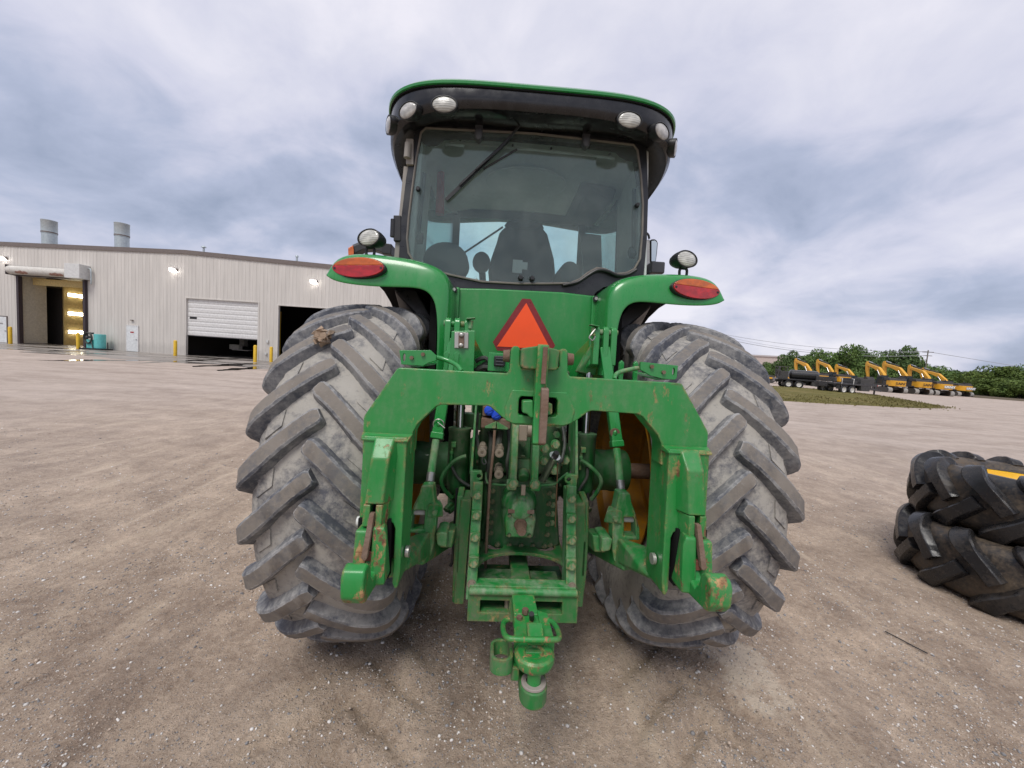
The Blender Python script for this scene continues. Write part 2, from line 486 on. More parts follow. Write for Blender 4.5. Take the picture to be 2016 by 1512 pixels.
def rubber(name, dusty, base=(.055, .058, .066), dustc=(.36, .335, .295), dark=(.035, .037, .044), wet=0.0, rscale=1.0, edge=0.0):
    mt, nt, b = mat_new(name); N = NT(nt)
    off_ = N.node('ShaderNodeVectorMath', {0: N.vec('World'), 1: (0, 0, 0)}, operation='ADD').outputs[0]
    n1_ = N.noise(off_, 5.5 * rscale, 9, .66, .4); n2_ = N.noise(off_, 34.0 * rscale, 7, .7); n3_ = N.noise(off_, 2.2, 3)
    f = N.math('ADD', N.math('MULTIPLY', n1_, .5), N.math('MULTIPLY', n2_, .5))
    f = N.math('ADD', f, N.math('MULTIPLY', N.math('SUBTRACT', n3_, .5), .35))
    lo = .62 - .22 * dusty
    dm = N.ramp(f, (lo - .09, 0.0), (lo + .09, 1.0))
    c = N.mix(N.noise(off_, 18.0, 5), dark, base)
    dc = N.mix(N.noise(off_, 9.0, 4), tuple(x * .72 for x in dustc), dustc)
    c = N.mix(N.math('MULTIPLY', dm, min(1, dusty + .25)), c, dc)
    c = N.mix(N.math('MULTIPLY', N.ramp(n2_, (.60, 0.0), (.72, 1.0)), .35 * dusty), c, (.42, .42, .44))
    if edge:
        em = N.math('MULTIPLY', N.edge(.010, .01, .12), N.ramp(n2_, (.40, 0.0), (.56, 1.0)))
        c = N.mix(N.math('MULTIPLY', em, edge), c, (.50, .50, .50))
    N.set(b.inputs['Base Color'], c)
    N.set(b.inputs['Roughness'], N.mix(dm, .62 - wet, .92 - wet * .8)); b.inputs['Specular IOR Level'].default_value = .4
    N.set(b.inputs['Normal'], N.bump(N.math('ADD', N.math('MULTIPLY', n2_, .6), N.noise(off_, 120.0, 3)), .35, .004)); return mt


M['tyre'] = rubber('dusty_tyre', .80, base=(.13, .133, .15), dark=(.055, .058, .07), dustc=(.43, .405, .36))
M['lug_top'] = rubber('lug_tread', .82, dustc=(.235, .208, .178), base=(.15, .148, .15), dark=(.085, .083, .084), rscale=1.2, edge=.7)
M['lug_side'] = rubber('lug_flank', .52, edge=.6, base=(.11, .117, .138), dark=(.045, .05, .062), dustc=(.40, .39, .37))
M['tyre_wet'] = rubber('wet_tyre', .40, base=(.028, .028, .029), dark=(.013, .013, .014), dustc=(.17, .125, .08), wet=.32)
M['lug_wet'] = rubber('wet_lug', .12, base=(.026, .026, .028), dark=(.012, .012, .013), dustc=(.13, .10, .07), wet=.38)
M['mud'] = plain('dry_mud', (.30, .22, .155), .95, bump=.8, bscale=40, var=.3)

# ------------------------------------------------------------------ ground
def GZ(px, py, z=0.0):
    d = R_W.T @ np.array([(px - W / 2) / FPX, (py - H / 2) / FPX, 1.0]); t = (z - CAM_W[2]) / d[2]
    return Vector(CAM_W + t * d)


def height(x, y):
    """yard relief: gentle ruts and lumps near the tractor, flat farther out"""
    r = math.hypot(x, y - .5)
    k = 1.0 / (1 + (r / 9.0) ** 2)
    h = mnoise.noise(Vector((x * .55, y * .35, 3.1))) * .030 + mnoise.noise(Vector((x * 1.7, y * 1.1, 7.7))) * .014 + mnoise.noise(Vector((x * 5.0, y * 4.0, 1.7))) * .006
    h += mnoise.noise(Vector((x * 2.6, y * .22, 5.5))) * .028                      # wheel tracks along the tractor
    # churned mound between and behind the rear wheels
    m = math.exp(-((x + .35) / .42) ** 2 - ((y + .05) / .45) ** 2)
    h = h * k + m * .035 * (1 + .8 * mnoise.noise(Vector((x * 6, y * 5, 2.2))))
    for wx in (-.91, .95):
        h += .030 * math.exp(-((abs(x - wx) - .40) / .14) ** 2 - ((y + .10) / .55) ** 2)
        h -= .004 * math.exp(-((x - wx) / .3) ** 2 - ((y + .05) / .4) ** 2)
    h += .02 * math.exp(-((x - 1.35) / .22) ** 2 - ((y + .42) / .25) ** 2)
    # tyre-lug prints in the loose dirt behind the wheels
    for wx, ph in ((-.78, 0), (.95, .1)):
        if abs(x - wx) < .42 and -2.2 < y < -.15:
            s_ = (y + abs(x - wx) * .9 + ph) / .27; fr = s_ - math.floor(s_)
            f = math.exp(-((y + .9) / .75) ** 2)
            h += (-.028 if fr < .38 else .004) * f * (1 - (abs(x - wx) / .42) ** 4)
    return h - .012 * 0


def axis(lo, hi, fine0, fine1, step, growth):
    v = [fine0]
    while v[-1] < fine1: v.append(v[-1] + step)
    s_ = step
    while v[-1] < hi: s_ *= growth; v.append(v[-1] + s_)
    s_ = step; w = [fine0]
    while w[-1] > lo: s_ *= growth; w.append(w[-1] - s_)
    return sorted(set(w[1:] + v))


gx = axis(-2500, 2500, -3.2, 4.2, .035, 1.06); gy = axis(-900, 3000, -2.4, 3.0, .035, 1.06)
nx, ny = len(gx), len(gy)
co = np.empty((ny, nx, 3), np.float32)
for j, y in enumerate(gy):
    for i, x in enumerate(gx):
        co[j, i] = (x, y, height(x, y) if abs(x) < 60 and abs(y) < 60 else 0.0)
me = bpy.data.meshes.new('ground')
idx = np.arange(nx * ny).reshape(ny, nx)
q = np.stack([idx[:-1, :-1], idx[:-1, 1:], idx[1:, 1:], idx[1:, :-1]], -1).reshape(-1, 4)
me.vertices.add(nx * ny); me.vertices.foreach_set('co', co.ravel())
me.loops.add(q.size); me.loops.foreach_set('vertex_index', q.ravel().astype(np.int32))
me.polygons.add(len(q)); me.polygons.foreach_set('loop_start', np.arange(0, q.size, 4, dtype=np.int32)); me.polygons.foreach_set('loop_total', np.full(len(q), 4, np.int32))
me.polygons.foreach_set('use_smooth', [True] * len(q)); me.update(); me.validate()

mt, nt, b_ = mat_new('yard_gravel'); N = NT(nt); v = N.vec('World')
vs_ = N.vec('World', (1, .16, 1)); vw = N.vec('World', (.34, 1, 1), rot=(0, 0, rad(14)))
big = N.noise(v, .35, 6, .6); mid = N.noise(v, 2.6, 8, .66, .3); fine = N.noise(v, 24, 8, .72); grit = N.noise(v, 130, 4, .7)
st1 = N.noise(vs_, 4.2, 7, .62, .2); st2 = N.noise(vw, 1.0, 7, .6, .3)
f = N.math('ADD', N.math('MULTIPLY', mid, .34), N.math('ADD', N.math('MULTIPLY', N.math('ADD', N.math('MULTIPLY', fine, .6), N.math('MULTIPLY', grit, .4)), .48), N.math('MULTIPLY', big, .18)))
c = N.ramp(f, (.37, (.165, .115, .082)), (.62, (.64, .50, .375)), (.45, (.305, .228, .168)), (.53, (.45, .35, .264)))
c = N.mix(N.ramp(st1, (.55, 0.0), (.68, .8)), c, (.58, .465, .345))
c = N.mix(N.ramp(st1, (.32, .45), (.45, 0.0)), c, (.20, .15, .115))
# far yard: paler packed stone dust with broad drifting bands
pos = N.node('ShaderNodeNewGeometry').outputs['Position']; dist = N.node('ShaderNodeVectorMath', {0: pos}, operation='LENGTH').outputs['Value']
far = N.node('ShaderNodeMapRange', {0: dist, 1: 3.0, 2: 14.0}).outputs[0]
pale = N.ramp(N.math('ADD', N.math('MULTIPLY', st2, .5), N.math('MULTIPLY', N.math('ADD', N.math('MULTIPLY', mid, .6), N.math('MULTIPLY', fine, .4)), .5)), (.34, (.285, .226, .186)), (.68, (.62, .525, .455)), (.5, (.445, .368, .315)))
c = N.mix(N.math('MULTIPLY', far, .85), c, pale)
# loose stones showing as pale and dark grains
v1 = N.voro(v, 58.0); g1 = N.ramp(v1.outputs['Distance'], (.16, 1.0), (.30, 0.0))
patch = N.ramp(N.noise(v, 1.7, 5, .65), (.42, .0), (.62, 1.0))
rnd = N.node('ShaderNodeSeparateColor', {0: v1.outputs['Color']}).outputs[0]
sel = N.ramp(rnd, (.60, 0.0), (.66, 1.0))
k1 = N.math('MULTIPLY', N.math('MULTIPLY', g1, sel), N.math('ADD', N.math('MULTIPLY', patch, .75), .12))
stone = N.mix(N.node('ShaderNodeSeparateColor', {0: v1.outputs['Color']}).outputs[1], (.22, .205, .19), (.75, .71, .66))
c = N.mix(k1, c, stone)
v2 = N.voro(v, 140.0); g2 = N.ramp(v2.outputs['Distance'], (.2, 1.0), (.36, 0.0)); r2 = N.node('ShaderNodeSeparateColor', {0: v2.outputs['Color']}).outputs[0]
k2 = N.math('MULTIPLY', g2, N.ramp(r2, (.62, 0.0), (.70, .85))); c = N.mix(k2, c, N.mix(r2, (.5, .47, .43), (.36, .33, .30)))
k3 = N.math('MULTIPLY', g2, N.ramp(r2, (.20, .8), (.27, 0.0))); c = N.mix(k3, c, (.07, .058, .05))
# pale dry sand spilled beside the right wheel
sep_ = N.node('ShaderNodeSeparateXYZ', {0: pos})
sx_ = N.math('DIVIDE', N.math('SUBTRACT', sep_.outputs[0], 1.36), .20); sy_ = N.math('DIVIDE', N.math('SUBTRACT', sep_.outputs[1], -.50), .34)
rr_ = N.math('ADD', N.math('MULTIPLY', sx_, sx_), N.math('MULTIPLY', sy_, sy_)); rr_ = N.math('ADD', rr_, N.math('MULTIPLY', N.math('SUBTRACT', N.noise(v, 7.0, 9, .72), .5), 5.5))
c = N.mix(N.ramp(rr_, (.2, .75), (1.3, 0.0)), c, (.60, .51, .40))
N.set(b_.inputs['Base Color'], c)
N.set(b_.inputs['Roughness'], N.ramp(mid, (.35, .78), (.6, .95))); b_.inputs['Specular IOR Level'].default_value = .3
hgt = N.math('ADD', N.math('MULTIPLY', fine, .8), N.math('ADD', N.math('MULTIPLY', grit, .25), N.math('MULTIPLY', k1, .45)))
N.set(b_.inputs['Normal'], N.bump(hgt, .95, .03))
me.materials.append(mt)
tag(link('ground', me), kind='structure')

# loose pebbles, real stones scattered over the near yard
random.seed(21)
base = bmesh.new(); bmesh.ops.create_icosphere(base, subdivisions=1, radius=1.0)
bv = np.array([v_.co[:] for v_ in base.verts], np.float32); bf = np.array([[v_.index for v_ in f_.verts] for f_ in base.faces], np.int32); base.free()
rng = np.random.default_rng(5)
NP = 62000
vsn, fsn, mi_ = [], [], []
k = 0
while k < NP:
    y = -2.1 + abs(rng.normal(0, 2.6)); hw_ = 1.55 * (y + 2.6) + .4; x = -.1 + rng.uniform(-hw_, hw_)
    den = mnoise.noise(Vector((x * 1.3, y * .7, 9.1))) + .5 * mnoise.noise(Vector((x * 4, y * 3, 4.4)))
    if rng.uniform(-.75, .55) > den: continue
    r = min(.012, .0018 + rng.exponential(.0017)) * (1 + .10 * max(0, y + 1))
    jit = rng.uniform(.7, 1.25, bv.shape).astype(np.float32); s_ = np.array([1, rng.uniform(.6, 1), rng.uniform(.45, .8)], np.float32) * r
    a = rng.uniform(0, 6.28); ca, sa = math.cos(a), math.sin(a); p = bv * jit * s_
    p = np.stack([p[:, 0] * ca - p[:, 1] * sa, p[:, 0] * sa + p[:, 1] * ca, p[:, 2]], 1)
    p += np.array([x, y, height(x, y) + r * .18], np.float32); vsn.append(p); fsn.append(bf + k * len(bv)); mi_ += [int(rng.choice([0, 1, 2, 2], p=[.24, .40, .18, .18]))] * len(bf); k += 1
V_ = np.concatenate(vsn); F_ = np.concatenate(fsn)
me = bpy.data.meshes.new('pebbles'); me.vertices.add(len(V_)); me.vertices.foreach_set('co', V_.ravel()); me.loops.add(F_.size); me.loops.foreach_set('vertex_index', F_.ravel())
me.polygons.add(len(F_)); me.polygons.foreach_set('loop_start', np.arange(0, F_.size, 3, dtype=np.int32)); me.polygons.foreach_set('loop_total', np.full(len(F_), 3, np.int32))
for nm, cl in (('pale_stone', (.66, .63, .59)), ('tan_stone', (.42, .34, .27)), ('grey_stone', (.24, .235, .235))): me.materials.append(plain(nm, cl, .85, var=.3))
me.polygons.foreach_set('material_index', np.array(mi_, np.int32)); me.update()
tag(link('pebbles', me), 'loose pale and grey pebbles scattered over the gravel yard', kind='stuff')
b = MB(); p, q = GZ(1742, 1246), GZ(1826, 1288); b.tube([p + Vector((0, 0, .012)), p.lerp(q, .4) + Vector((.004, 0, .008)), p.lerp(q, .7) + Vector((-.003, 0, .008)), q + Vector((0, 0, .006))], .0042, 6)
tag(b.build('stick', M['black']), 'thin dark stick lying on the gravel near the stacked tyres', 'stick')

# ------------------------------------------------------------------ tyres
class Profile:
    """half profile of a tyre carcass, from the crown to the bead, sampled by arc length"""
    def __init__(s, pts):
        pp = smooth_path([(x, r, 0) for x, r in pts], 8)
        s.p = np.array([(q.x, q.y) for q in pp]); d = np.linalg.norm(np.diff(s.p, axis=0), axis=1)
        s.u = np.concatenate([[0], np.cumsum(d)])

    def at(s, u):
        sg = 1 if u >= 0 else -1; u = abs(u)
        x = np.interp(u, s.u, s.p[:, 0]); r = np.interp(u, s.u, s.p[:, 1])
        e = .012; x1 = np.interp(u + e, s.u, s.p[:, 0]); r1 = np.interp(u + e, s.u, s.p[:, 1])
        x0 = np.interp(max(u - e, 0), s.u, s.p[:, 0]); r0 = np.interp(max(u - e, 0), s.u, s.p[:, 1])
        t = np.array([x1 - x0, r1 - r0]); t /= np.linalg.norm(t) + 1e-9
        return np.array([sg * x, r]), np.array([sg * -t[1], t[0]]), np.array([t[0], sg * t[1]])


def lug_mesh(name, prof, path, rref, mats, pad=None, seed=1, jit=.0007):
    """path stations: (u across, c along the circumference, height, top width, base width)"""
    b = MB(); rings = []
    st = [np.array(p, float) for p in path]
    # resample smoothly
    sp = smooth_path([(p[0], p[1], p[2]) for p in st], 5); sw = smooth_path([(p[3], p[4], 0) for p in st], 5)
    n = len(sp)
    for i in range(n):
        a, c_ = sp[max(i - 1, 0)], sp[min(i + 1, n - 1)]
        t2 = Vector((c_.x - a.x, c_.y - a.y)).normalized(); nn = (-t2.y, t2.x)
        u, c0, h = sp[i]; wt, wb = sw[i].x, sw[i].y
        ring = []
        for off_, hh in ((-wb / 2, -.012), (-wt / 2 - .004, h * .86), (-wt / 2 + .006, h), (wt / 2 - .006, h), (wt / 2 + .004, h * .86), (wb / 2, -.012)):
            uu, cc = u + nn[0] * off_, c0 + nn[1] * off_
            P, Nn, T = prof.at(uu); x = P[0] + Nn[0] * hh; r = P[1] + Nn[1] * hh; ph = cc / rref
            ring.append(Vector((x, -r * math.sin(ph), r * math.cos(ph))))
        rings.append(ring)
    V = [[b.bm.verts.new(p) for p in r] for r in rings]
    for a, c_ in zip(V, V[1:]):
        for i in range(5):
            b.mi = 0 if i == 2 else 1
            b.face([a[i], a[i + 1], c_[i + 1], c_[i]])
    b.mi = 1
    b.face(V[0][::-1]); b.face(V[-1])
    if pad:
        b.mi = 2; rr = []
        for u0, c0, w0 in pad:
            rr.append([])
            for dc, hh in ((-w0 / 2 - .006, -.01), (-w0 / 2, .007), (w0 / 2, .007), (w0 / 2 + .006, -.01)):
                P, Nn, T_ = prof.at(u0); ph = (c0 + dc) / rref; r = P[1] + Nn[1] * hh; rr[-1].append(Vector((P[0] + Nn[0] * hh, -r * math.sin(ph), r * math.cos(ph))))
        b.loft(rr)
    jr = random.Random(seed)
    for v_ in b.bm.verts: v_.co += Vector((jr.gauss(0, 1), jr.gauss(0, 1), jr.gauss(0, 1))) * jit
    return b.mesh(name, mats, 32)


PROF = Profile([(0, .972), (.10, .968), (.19, .955), (.255, .930), (.295, .895), (.315, .84), (.322, .76), (.308, .67), (.275, .60), (.25, .565)])
LUGPATH = [(-.022, -.012, .044, .044, .088), (.0, .004, .049, .066, .106), (.07, .058, .050, .064, .104), (.15, .128, .052, .064, .106), (.23, .205, .058, .067, .113), (.290, .262, .066, .064, .114), (.335, .300, .066, .068, .120), (.362, .318, .060, .066, .118), (.395, .332, .016, .060, .112), (.43, .342, .006, .050, .100)]


def mirror_mesh(me, name):
    m2 = me.copy(); m2.name = name; bm = bmesh.new(); bm.from_mesh(m2)
    for v in bm.verts: v.co.x = -v.co.x
    bmesh.ops.reverse_faces(bm, faces=bm.faces[:]); bm.to_mesh(m2); bm.free(); return m2


def carcass_mesh(name, prof, mat, bead_in, n=96):
    b = MB(); pr = [(float(x), float(r)) for x, r in prof.p[::2]]
    full = [(-x, r) for x, r in pr[::-1]] + pr[1:]
    # close to the inside so that the tyre is a solid shell
    full = [(-bead_in, pr[-1][1] - .03)] + full + [(bead_in, pr[-1][1] - .03)]
    rings = [[Vector((x, r * math.sin(2 * PI * i / n), r * math.cos(2 * PI * i / n))) for i in range(n)] for x, r in full]
    # sidewall rings stand proud
    b.loft(rings, True, False, False)
    return b.mesh(name, mat, 30)


LUGS = []
for sd_ in range(4):
    q_ = lug_mesh('lug', PROF, [(u + .006 * math.sin(sd_ * 2.1), c, h * (1 - .03 * (sd_ % 3)), wt * (1 + .04 * (sd_ % 2)), wb) for u, c, h, wt, wb in LUGPATH], 1.0, [M['lug_top'], M['lug_side'], M['tyre']], [(.165, .262, .075), (.172, .268, .078), (.238, .318, .078), (.245, .324, .075)], 11 + sd_)
    LUGS.append((q_, mirror_mesh(q_, 'lug')))
carc = carcass_mesh('tyre', PROF, M['tyre'], .24)


def rim_mesh(name, r, hw, disc_x, mat, n=64):
    b = MB()
    prof = [(r + .035, -hw - .012), (r + .03, -hw), (r - .015, -hw + .03), (r - .03, -hw + .09), (r - .075, -hw + .14), (r - .075, hw - .14), (r - .03, hw - .09), (r - .015, hw - .03), (r + .03, hw), (r + .035, hw + .012)]
    b.lathe(prof, (0, 0, 0), (1, 0, 0), n)
    b.lathe([(r - .08, disc_x), (r * .72, disc_x + .03), (r * .55, disc_x - .05), (r * .42, disc_x - .02), (r * .30, disc_x - .02), (.14, disc_x - .02), (.0, disc_x - .02)], (0, 0, 0), (1, 0, 0), n)
    b.lathe([(r - .08, disc_x - .012), (r * .72, disc_x + .018), (r * .55, disc_x - .062), (.0, disc_x - .034)], (0, 0, 0), (1, 0, 0), n)
    return b.mesh(name, mat, 35)


# ------------------------------------------------------------------ the tractor
tractor = empty('tractor')
tag(tractor, 'big green farm tractor seen from behind, black cab, dusty rear tyres and raised quick hitch', 'tractor')
Mt = Matrix.Identity(4)
tr_off = CAM_W - TRACTOR_ROT @ CAM_T
for i in range(3):
    for j in range(3): Mt[i][j] = TRACTOR_ROT[i][j]
    Mt[i][3] = tr_off[i]
tractor.matrix_world = Mt
T = tractor


def A(px, py, Y):
    """the point of the tractor's own frame seen at a photograph pixel, at distance plane Y"""
    d = R_T.T @ np.array([(px - W / 2) / FPX, (py - H / 2) / FPX, 1.0]); t = (Y - CAM_T[1]) / d[1]
    return Vector(CAM_T + t * d)


# wheels: carcass, rim and every lug
NL = 24
for sx in (-1, 1):
    w = empty('rear_wheel', T, (sx * .945, 0, 1.0)); w.scale = (.90, 1, 1)
    tag(w, 'left rear wheel with a lump of dry mud on one lug' if sx < 0 else 'right rear wheel with cleaner upper lugs')
    link('tyre', carc, w)
    rm = link('rim', rim_mesh('rim', .535, .27, .10 * sx, M['yellow']), w)
    b = MB(); b.cyl((.06 * sx, 0, 0), (.20 * sx, 0, 0), .10, .10, 24)
    for k in range(10):
        a = 2 * PI * k / 10; b.cyl((.06 * sx, .2 * math.sin(a), .2 * math.cos(a)), (.13 * sx, .2 * math.sin(a), .2 * math.cos(a)), .022, n=6)
    b.build('hub', M['yellow'], w)
    for k in range(NL):
        for side in (1, -1):
            ph = 2 * PI * (k + (0.5 if side > 0 else 0) + (.15 if sx > 0 else .42)) / NL
            link('lug', LUGS[(k * 7 + side) % 4][0 if side > 0 else 1], w, (0, 0, 0), (ph, 0, 0))
    if sx < 0:
        b = MB(); random.seed(4)
        cpos = A(652, 698, -.62) - Vector((sx * .92, 0, 1.0))
        d = Vector((0, cpos.y, cpos.z)).normalized()
        for k in range(26):
            p = Vector((cpos.x, 0, 0)) + d * (1.022 + random.uniform(-.012, .022)) + Vector((random.uniform(-.035, .035), random.uniform(-.03, .03), random.uniform(-.03, .03)))
            q = [p + Vector((random.gauss(0, .012), random.gauss(0, .012), random.gauss(0, .012))) for _ in range(9)]
            b.hull(q)
        b.build('mud_clod', M['mud'], w)

# front axle, hood and front wheels (they stand ahead of the cab)
b = MB(); b.loft([[Vector((x, y, z)) for x, z in ((-w_, z0), (w_, z0), (w_, z1 - .12), (w_ - .12, z1), (-w_ + .12, z1), (-w_, z1 - .12))] for y, w_, z0, z1 in ((1.62, .42, 1.15, 2.12), (2.6, .40, 1.15, 2.08), (3.5, .36, 1.12, 1.98), (3.72, .30, 1.15, 1.86))])
b.build('hood', M['green'], T, .03)
b = MB(); b.box((0, 1.9, .95), (.42, 3.2, .5)); b.build('chassis', M['green_axle'], T, .02)
b = MB(); b.bar((-.75, 3.05, .88), (.75, 3.05, .88), .2, .24); b.build('front_axle', M['green_axle'], T, .02)
fprof = Profile([(0, .74), (.08, .735), (.15, .715), (.19, .68), (.21, .60), (.195, .50), (.165, .44)])
flug = lug_mesh('lug', fprof, [(-.01, 0, .04, .05, .08), (.07, .07, .042, .05, .08), (.15, .14, .046, .055, .085), (.21, .19, .04, .055, .09), (.27, .21, .01, .045, .08)], .78, [M['lug_top'], M['lug_side']])
fcar = carcass_mesh('tyre', fprof, M['tyre'], .16, 64); flugR = mirror_mesh(flug, 'lug')
for sx in (-1, 1):
    w = empty('front_wheel', T, (sx * .86, 3.05, .90)); link('tyre', fcar, w); link('rim', rim_mesh('rim', .42, .17, .06 * sx, M['yellow'], 40), w)
    for k in range(19):
        link('lug', flug, w, rot=(2 * PI * k / 19, 0, 0)); link('lug', flugR, w, rot=(2 * PI * (k + .5) / 19, 0, 0))

# ---------------- roof
RW, RL, RC, RN = 1.012, .905, .695, 4.4


def roof_pt(t, inset, z):
    c, s_ = math.cos(t), math.sin(t)
    x = (RW - inset) * math.copysign(abs(c) ** (2 / RN), c); y = RC + (RL - inset) * math.copysign(abs(s_) ** (2 / RN), s_)
    return x, y, z


def roof_ring(inset, z, sag=0.0, n=96):
    r = []
    for i in range(n):
        t = 2 * PI * (i + .5) / n
        x, y, _ = roof_pt(t, inset, z)
        zz = z - sag * (.6 * min(1, abs(x) / RW) ** 3 + .4 * min(1, max(0, (y + .2) / .7)) * abs(x / RW))
        r.append(Vector((x, y, zz)))
    return r


b = MB(); b.loft([roof_ring(.0, 3.348), roof_ring(-.012, 3.354), roof_ring(-.014, 3.368), roof_ring(.0, 3.385), roof_ring(.03, 3.402), roof_ring(.10, 3.420), roof_ring(.25, 3.44), roof_ring(.5, 3.455), roof_ring(.8, 3.46)])
b.build('roof', M['green'], T)
b = MB(); b.loft([roof_ring(.60, 3.262), roof_ring(.26, 3.262), roof_ring(.16, 3.252, .03), roof_ring(.07, 3.236, .15), roof_ring(.028, 3.240, .17), roof_ring(.006, 3.262, .15), roof_ring(.0, 3.295, .06), roof_ring(.004, 3.347, 0), roof_ring(.06, 3.349)])
band = b.build('roof_fascia', M['black_roof'], T)
# recess shadow gap strip under the green cap
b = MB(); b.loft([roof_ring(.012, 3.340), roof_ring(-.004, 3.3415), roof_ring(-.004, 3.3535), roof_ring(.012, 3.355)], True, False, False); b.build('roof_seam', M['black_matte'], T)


def oval_lamp(name, parent, c, fwd, rx, rz, depth, lens_mat, bowl=True, rim=.007):
    """oval work lamp: bowl, bezel, lens with cross bars"""
    fwd = Vector(fwd).normalized(); xv = fwd.cross(Vector((0, 0, 1))); xv.normalize(); zv = xv.cross(fwd)
    Mx = Matrix((xv, fwd, zv)).transposed(); c = Vector(c)
    P = lambda x, y, z: c + Mx @ Vector((x, y, z))
    root = empty(name, parent); n = 28
    ring = lambda k, y: [P(rx * k * math.cos(2 * PI * i / n), y, rz * k * math.sin(2 * PI * i / n)) for i in range(n)]
    q = MB(); q.loft([ring(1.04, .004), ring(1.07, -.004), ring(1.05, -.03)] + [ring(math.cos(a), -.03 - depth * math.sin(a)) for a in (.3, .6, .9, 1.2, 1.45)], True, False, True)
    q.loft([ring(1.07, -.004), ring(1.08, .006), ring(1.0, .008), ring(.97, .0)], True, False, False)
    q.build('lamp_bowl', M['black'], root)
    q = MB(); q.loft([ring(.985, -.002), ring(.93, .004), ring(.75, .010), ring(.45, .014), ring(.1, .016)], True, False, True); q.build('lamp_lens', lens_mat, root)
    return root, P


for sx in (-1, 1):
    for (xx, yy, zz, ang, lm, rx) in ((.570, -.185, 3.232, 4, 'lens_clear', .076), (.792, -.135, 3.212, 34, 'lens_clear_grid', .076), (.945, .010, 3.205, 64, 'lens_clear_grid', .076)):
        a = rad(ang); fw = Vector((sx * math.sin(a), -math.cos(a), -.16))
        oval_lamp('roof_lamp', T, Vector((sx * xx, yy, zz)) + fw * .010, fw, rx, .046, .05, M[lm])

# ---------------- cab shell
gl_out = [A(640 + x / 2.52, 140 + y / 2.52, .05) for x, y in ((480, 312), (458, 430), (440, 560), (420, 720), (411, 830), (418, 900), (445, 945), (500, 972), (620, 1008), (780, 1042), (960, 1052), (1100, 1052), (1215, 1050), (1262, 1030), (1300, 1000), (1345, 976), (1385, 980), (1440, 1005), (1490, 1000), (1530, 980), (1558, 930), (1569, 800), (1572, 660), (1562, 520), (1545, 400))]
glp = [(p.x, p.z) for p in gl_out]
top_l, top_r = (glp[0][0], 3.235), (glp[-1][0], 3.225)
hole = [(glp[0][0] + .0, 3.19), (glp[0][0] + .03, 3.222), (0, 3.243), (glp[-1][0] - .03, 3.222), (glp[-1][0], 3.19)]
loop = glp + hole[::-1]
outer = [(-.868, 2.345), (-.70, 2.285), (-.56, 2.245), (-.50, 2.205), (-.48, 2.165), (0, 2.16), (.462, 2.17), (.485, 2.215), (.54, 2.255), (.68, 2.29), (.815, 2.335), (.822, 2.6), (.812, 2.9), (.775, 3.26), (0, 3.29), (-.79, 3.26), (-.842, 2.9), (-.865, 2.6)]
b = MB(); b.plate(outer, .055, .13, [loop]); b.build('cab_frame', M['black_cab'], T)
b = MB(); ctr = Vector((0, 0, 2.75))
grow = [((x) * 1.004, 2.75 + (z - 2.75) * 1.006) for x, z in loop]
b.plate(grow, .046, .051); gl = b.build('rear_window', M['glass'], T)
# seal line round the glass
b = MB(); b.tube([Vector((x * 1.006, .044, 2.75 + (z - 2.75) * 1.01)) for x, z in loop], .0075, 6, True); b.build('window_seal', M['seal'], T)
# wave moulding under the glass, lower right
b = MB(); b.tube(smooth_path([A(640 + x / 2.52, 140 + y / 2.52, .03) for x, y in ((1180, 1062), (1250, 1047), (1300, 1016), (1350, 988), (1400, 992), (1450, 1012), (1500, 1010), (1545, 985))], 5), .011, 8)
b.build('lower_moulding', M['black'], T)
# dark border printed on the glass: wavy lower edge behind the hinges
bord = [(-.742, 3.215), (.70, 3.215)] + [A(640 + x / 2.52, 140 + y / 2.52, .062).xz[:] for x, y in ((1548, 452), (1520, 448), (1490, 440), (1462, 425), (1440, 402), (1180, 372), (930, 352), (640, 340), (590, 345), (565, 366), (540, 374), (515, 374), (490, 362), (474, 340))]
bb = MB(); bb.plate([tuple(p) for p in bord], .060, .064); bb.build('window_border', M['black'], T)

for sx in (-1, 1):
    hp = A(*((942.4, 268) if sx < 0 else (1153, 282)), .03)
    b = MB(); b.loft([[hp + Vector((math.cos(a) * r * 1.0, -y, math.sin(a) * r * 1.55)) for a in [2 * PI * i / 16 for i in range(16)]] for r, y in ((.026, -.02), (.028, .012), (.024, .03), (.012, .038))]); b.box(hp + Vector((0, .0, .055)), (.05, .03, .07))
    b.build('window_hinge', M['grey_plastic'], T)
    kp = A(*((823.7, 373) if sx < 0 else (1253.9, 404.7)), .035)
    b = MB(); b.cyl(kp, kp + Vector((0, -.022, 0)), .017, .012, 14); b.build('strut_knob', M['black'], T)
for px in (1025, 1047.5):
    kp = A(px, 547.5 if px < 1030 else 548.5, .04); b = MB(); b.cyl(kp, kp + Vector((0, -.03, 0)), .020, .013, 14); b.build('latch_knob', M['black'], T)
# wiper: arm and blade in front of the glass
wp = empty('wiper', T)
p0, p1 = A(1042, 225, -.02), A(877, 385, .01); pm = A(985, 292, .0)
b = MB(); b.bar(p0, pm, .016, .012); b.bar(pm, p1.lerp(pm, .55), .012, .010); b.build('wiper_arm', M['black'], wp, .002)
b = MB(); q0, q1 = A(1000, 277, .03), A(878, 394, .03)
b.bar(q0, q1, .012, .022); b.bar(A(990, 285, .02), A(905, 365, .02), .02, .012); b.build('wiper_blade', M['black'], wp)
b = MB(); b.tube([A(1018, 294, .045), A(952, 333, .045)], .0065, 6); b.build('wiper_link', M['black'], wp)

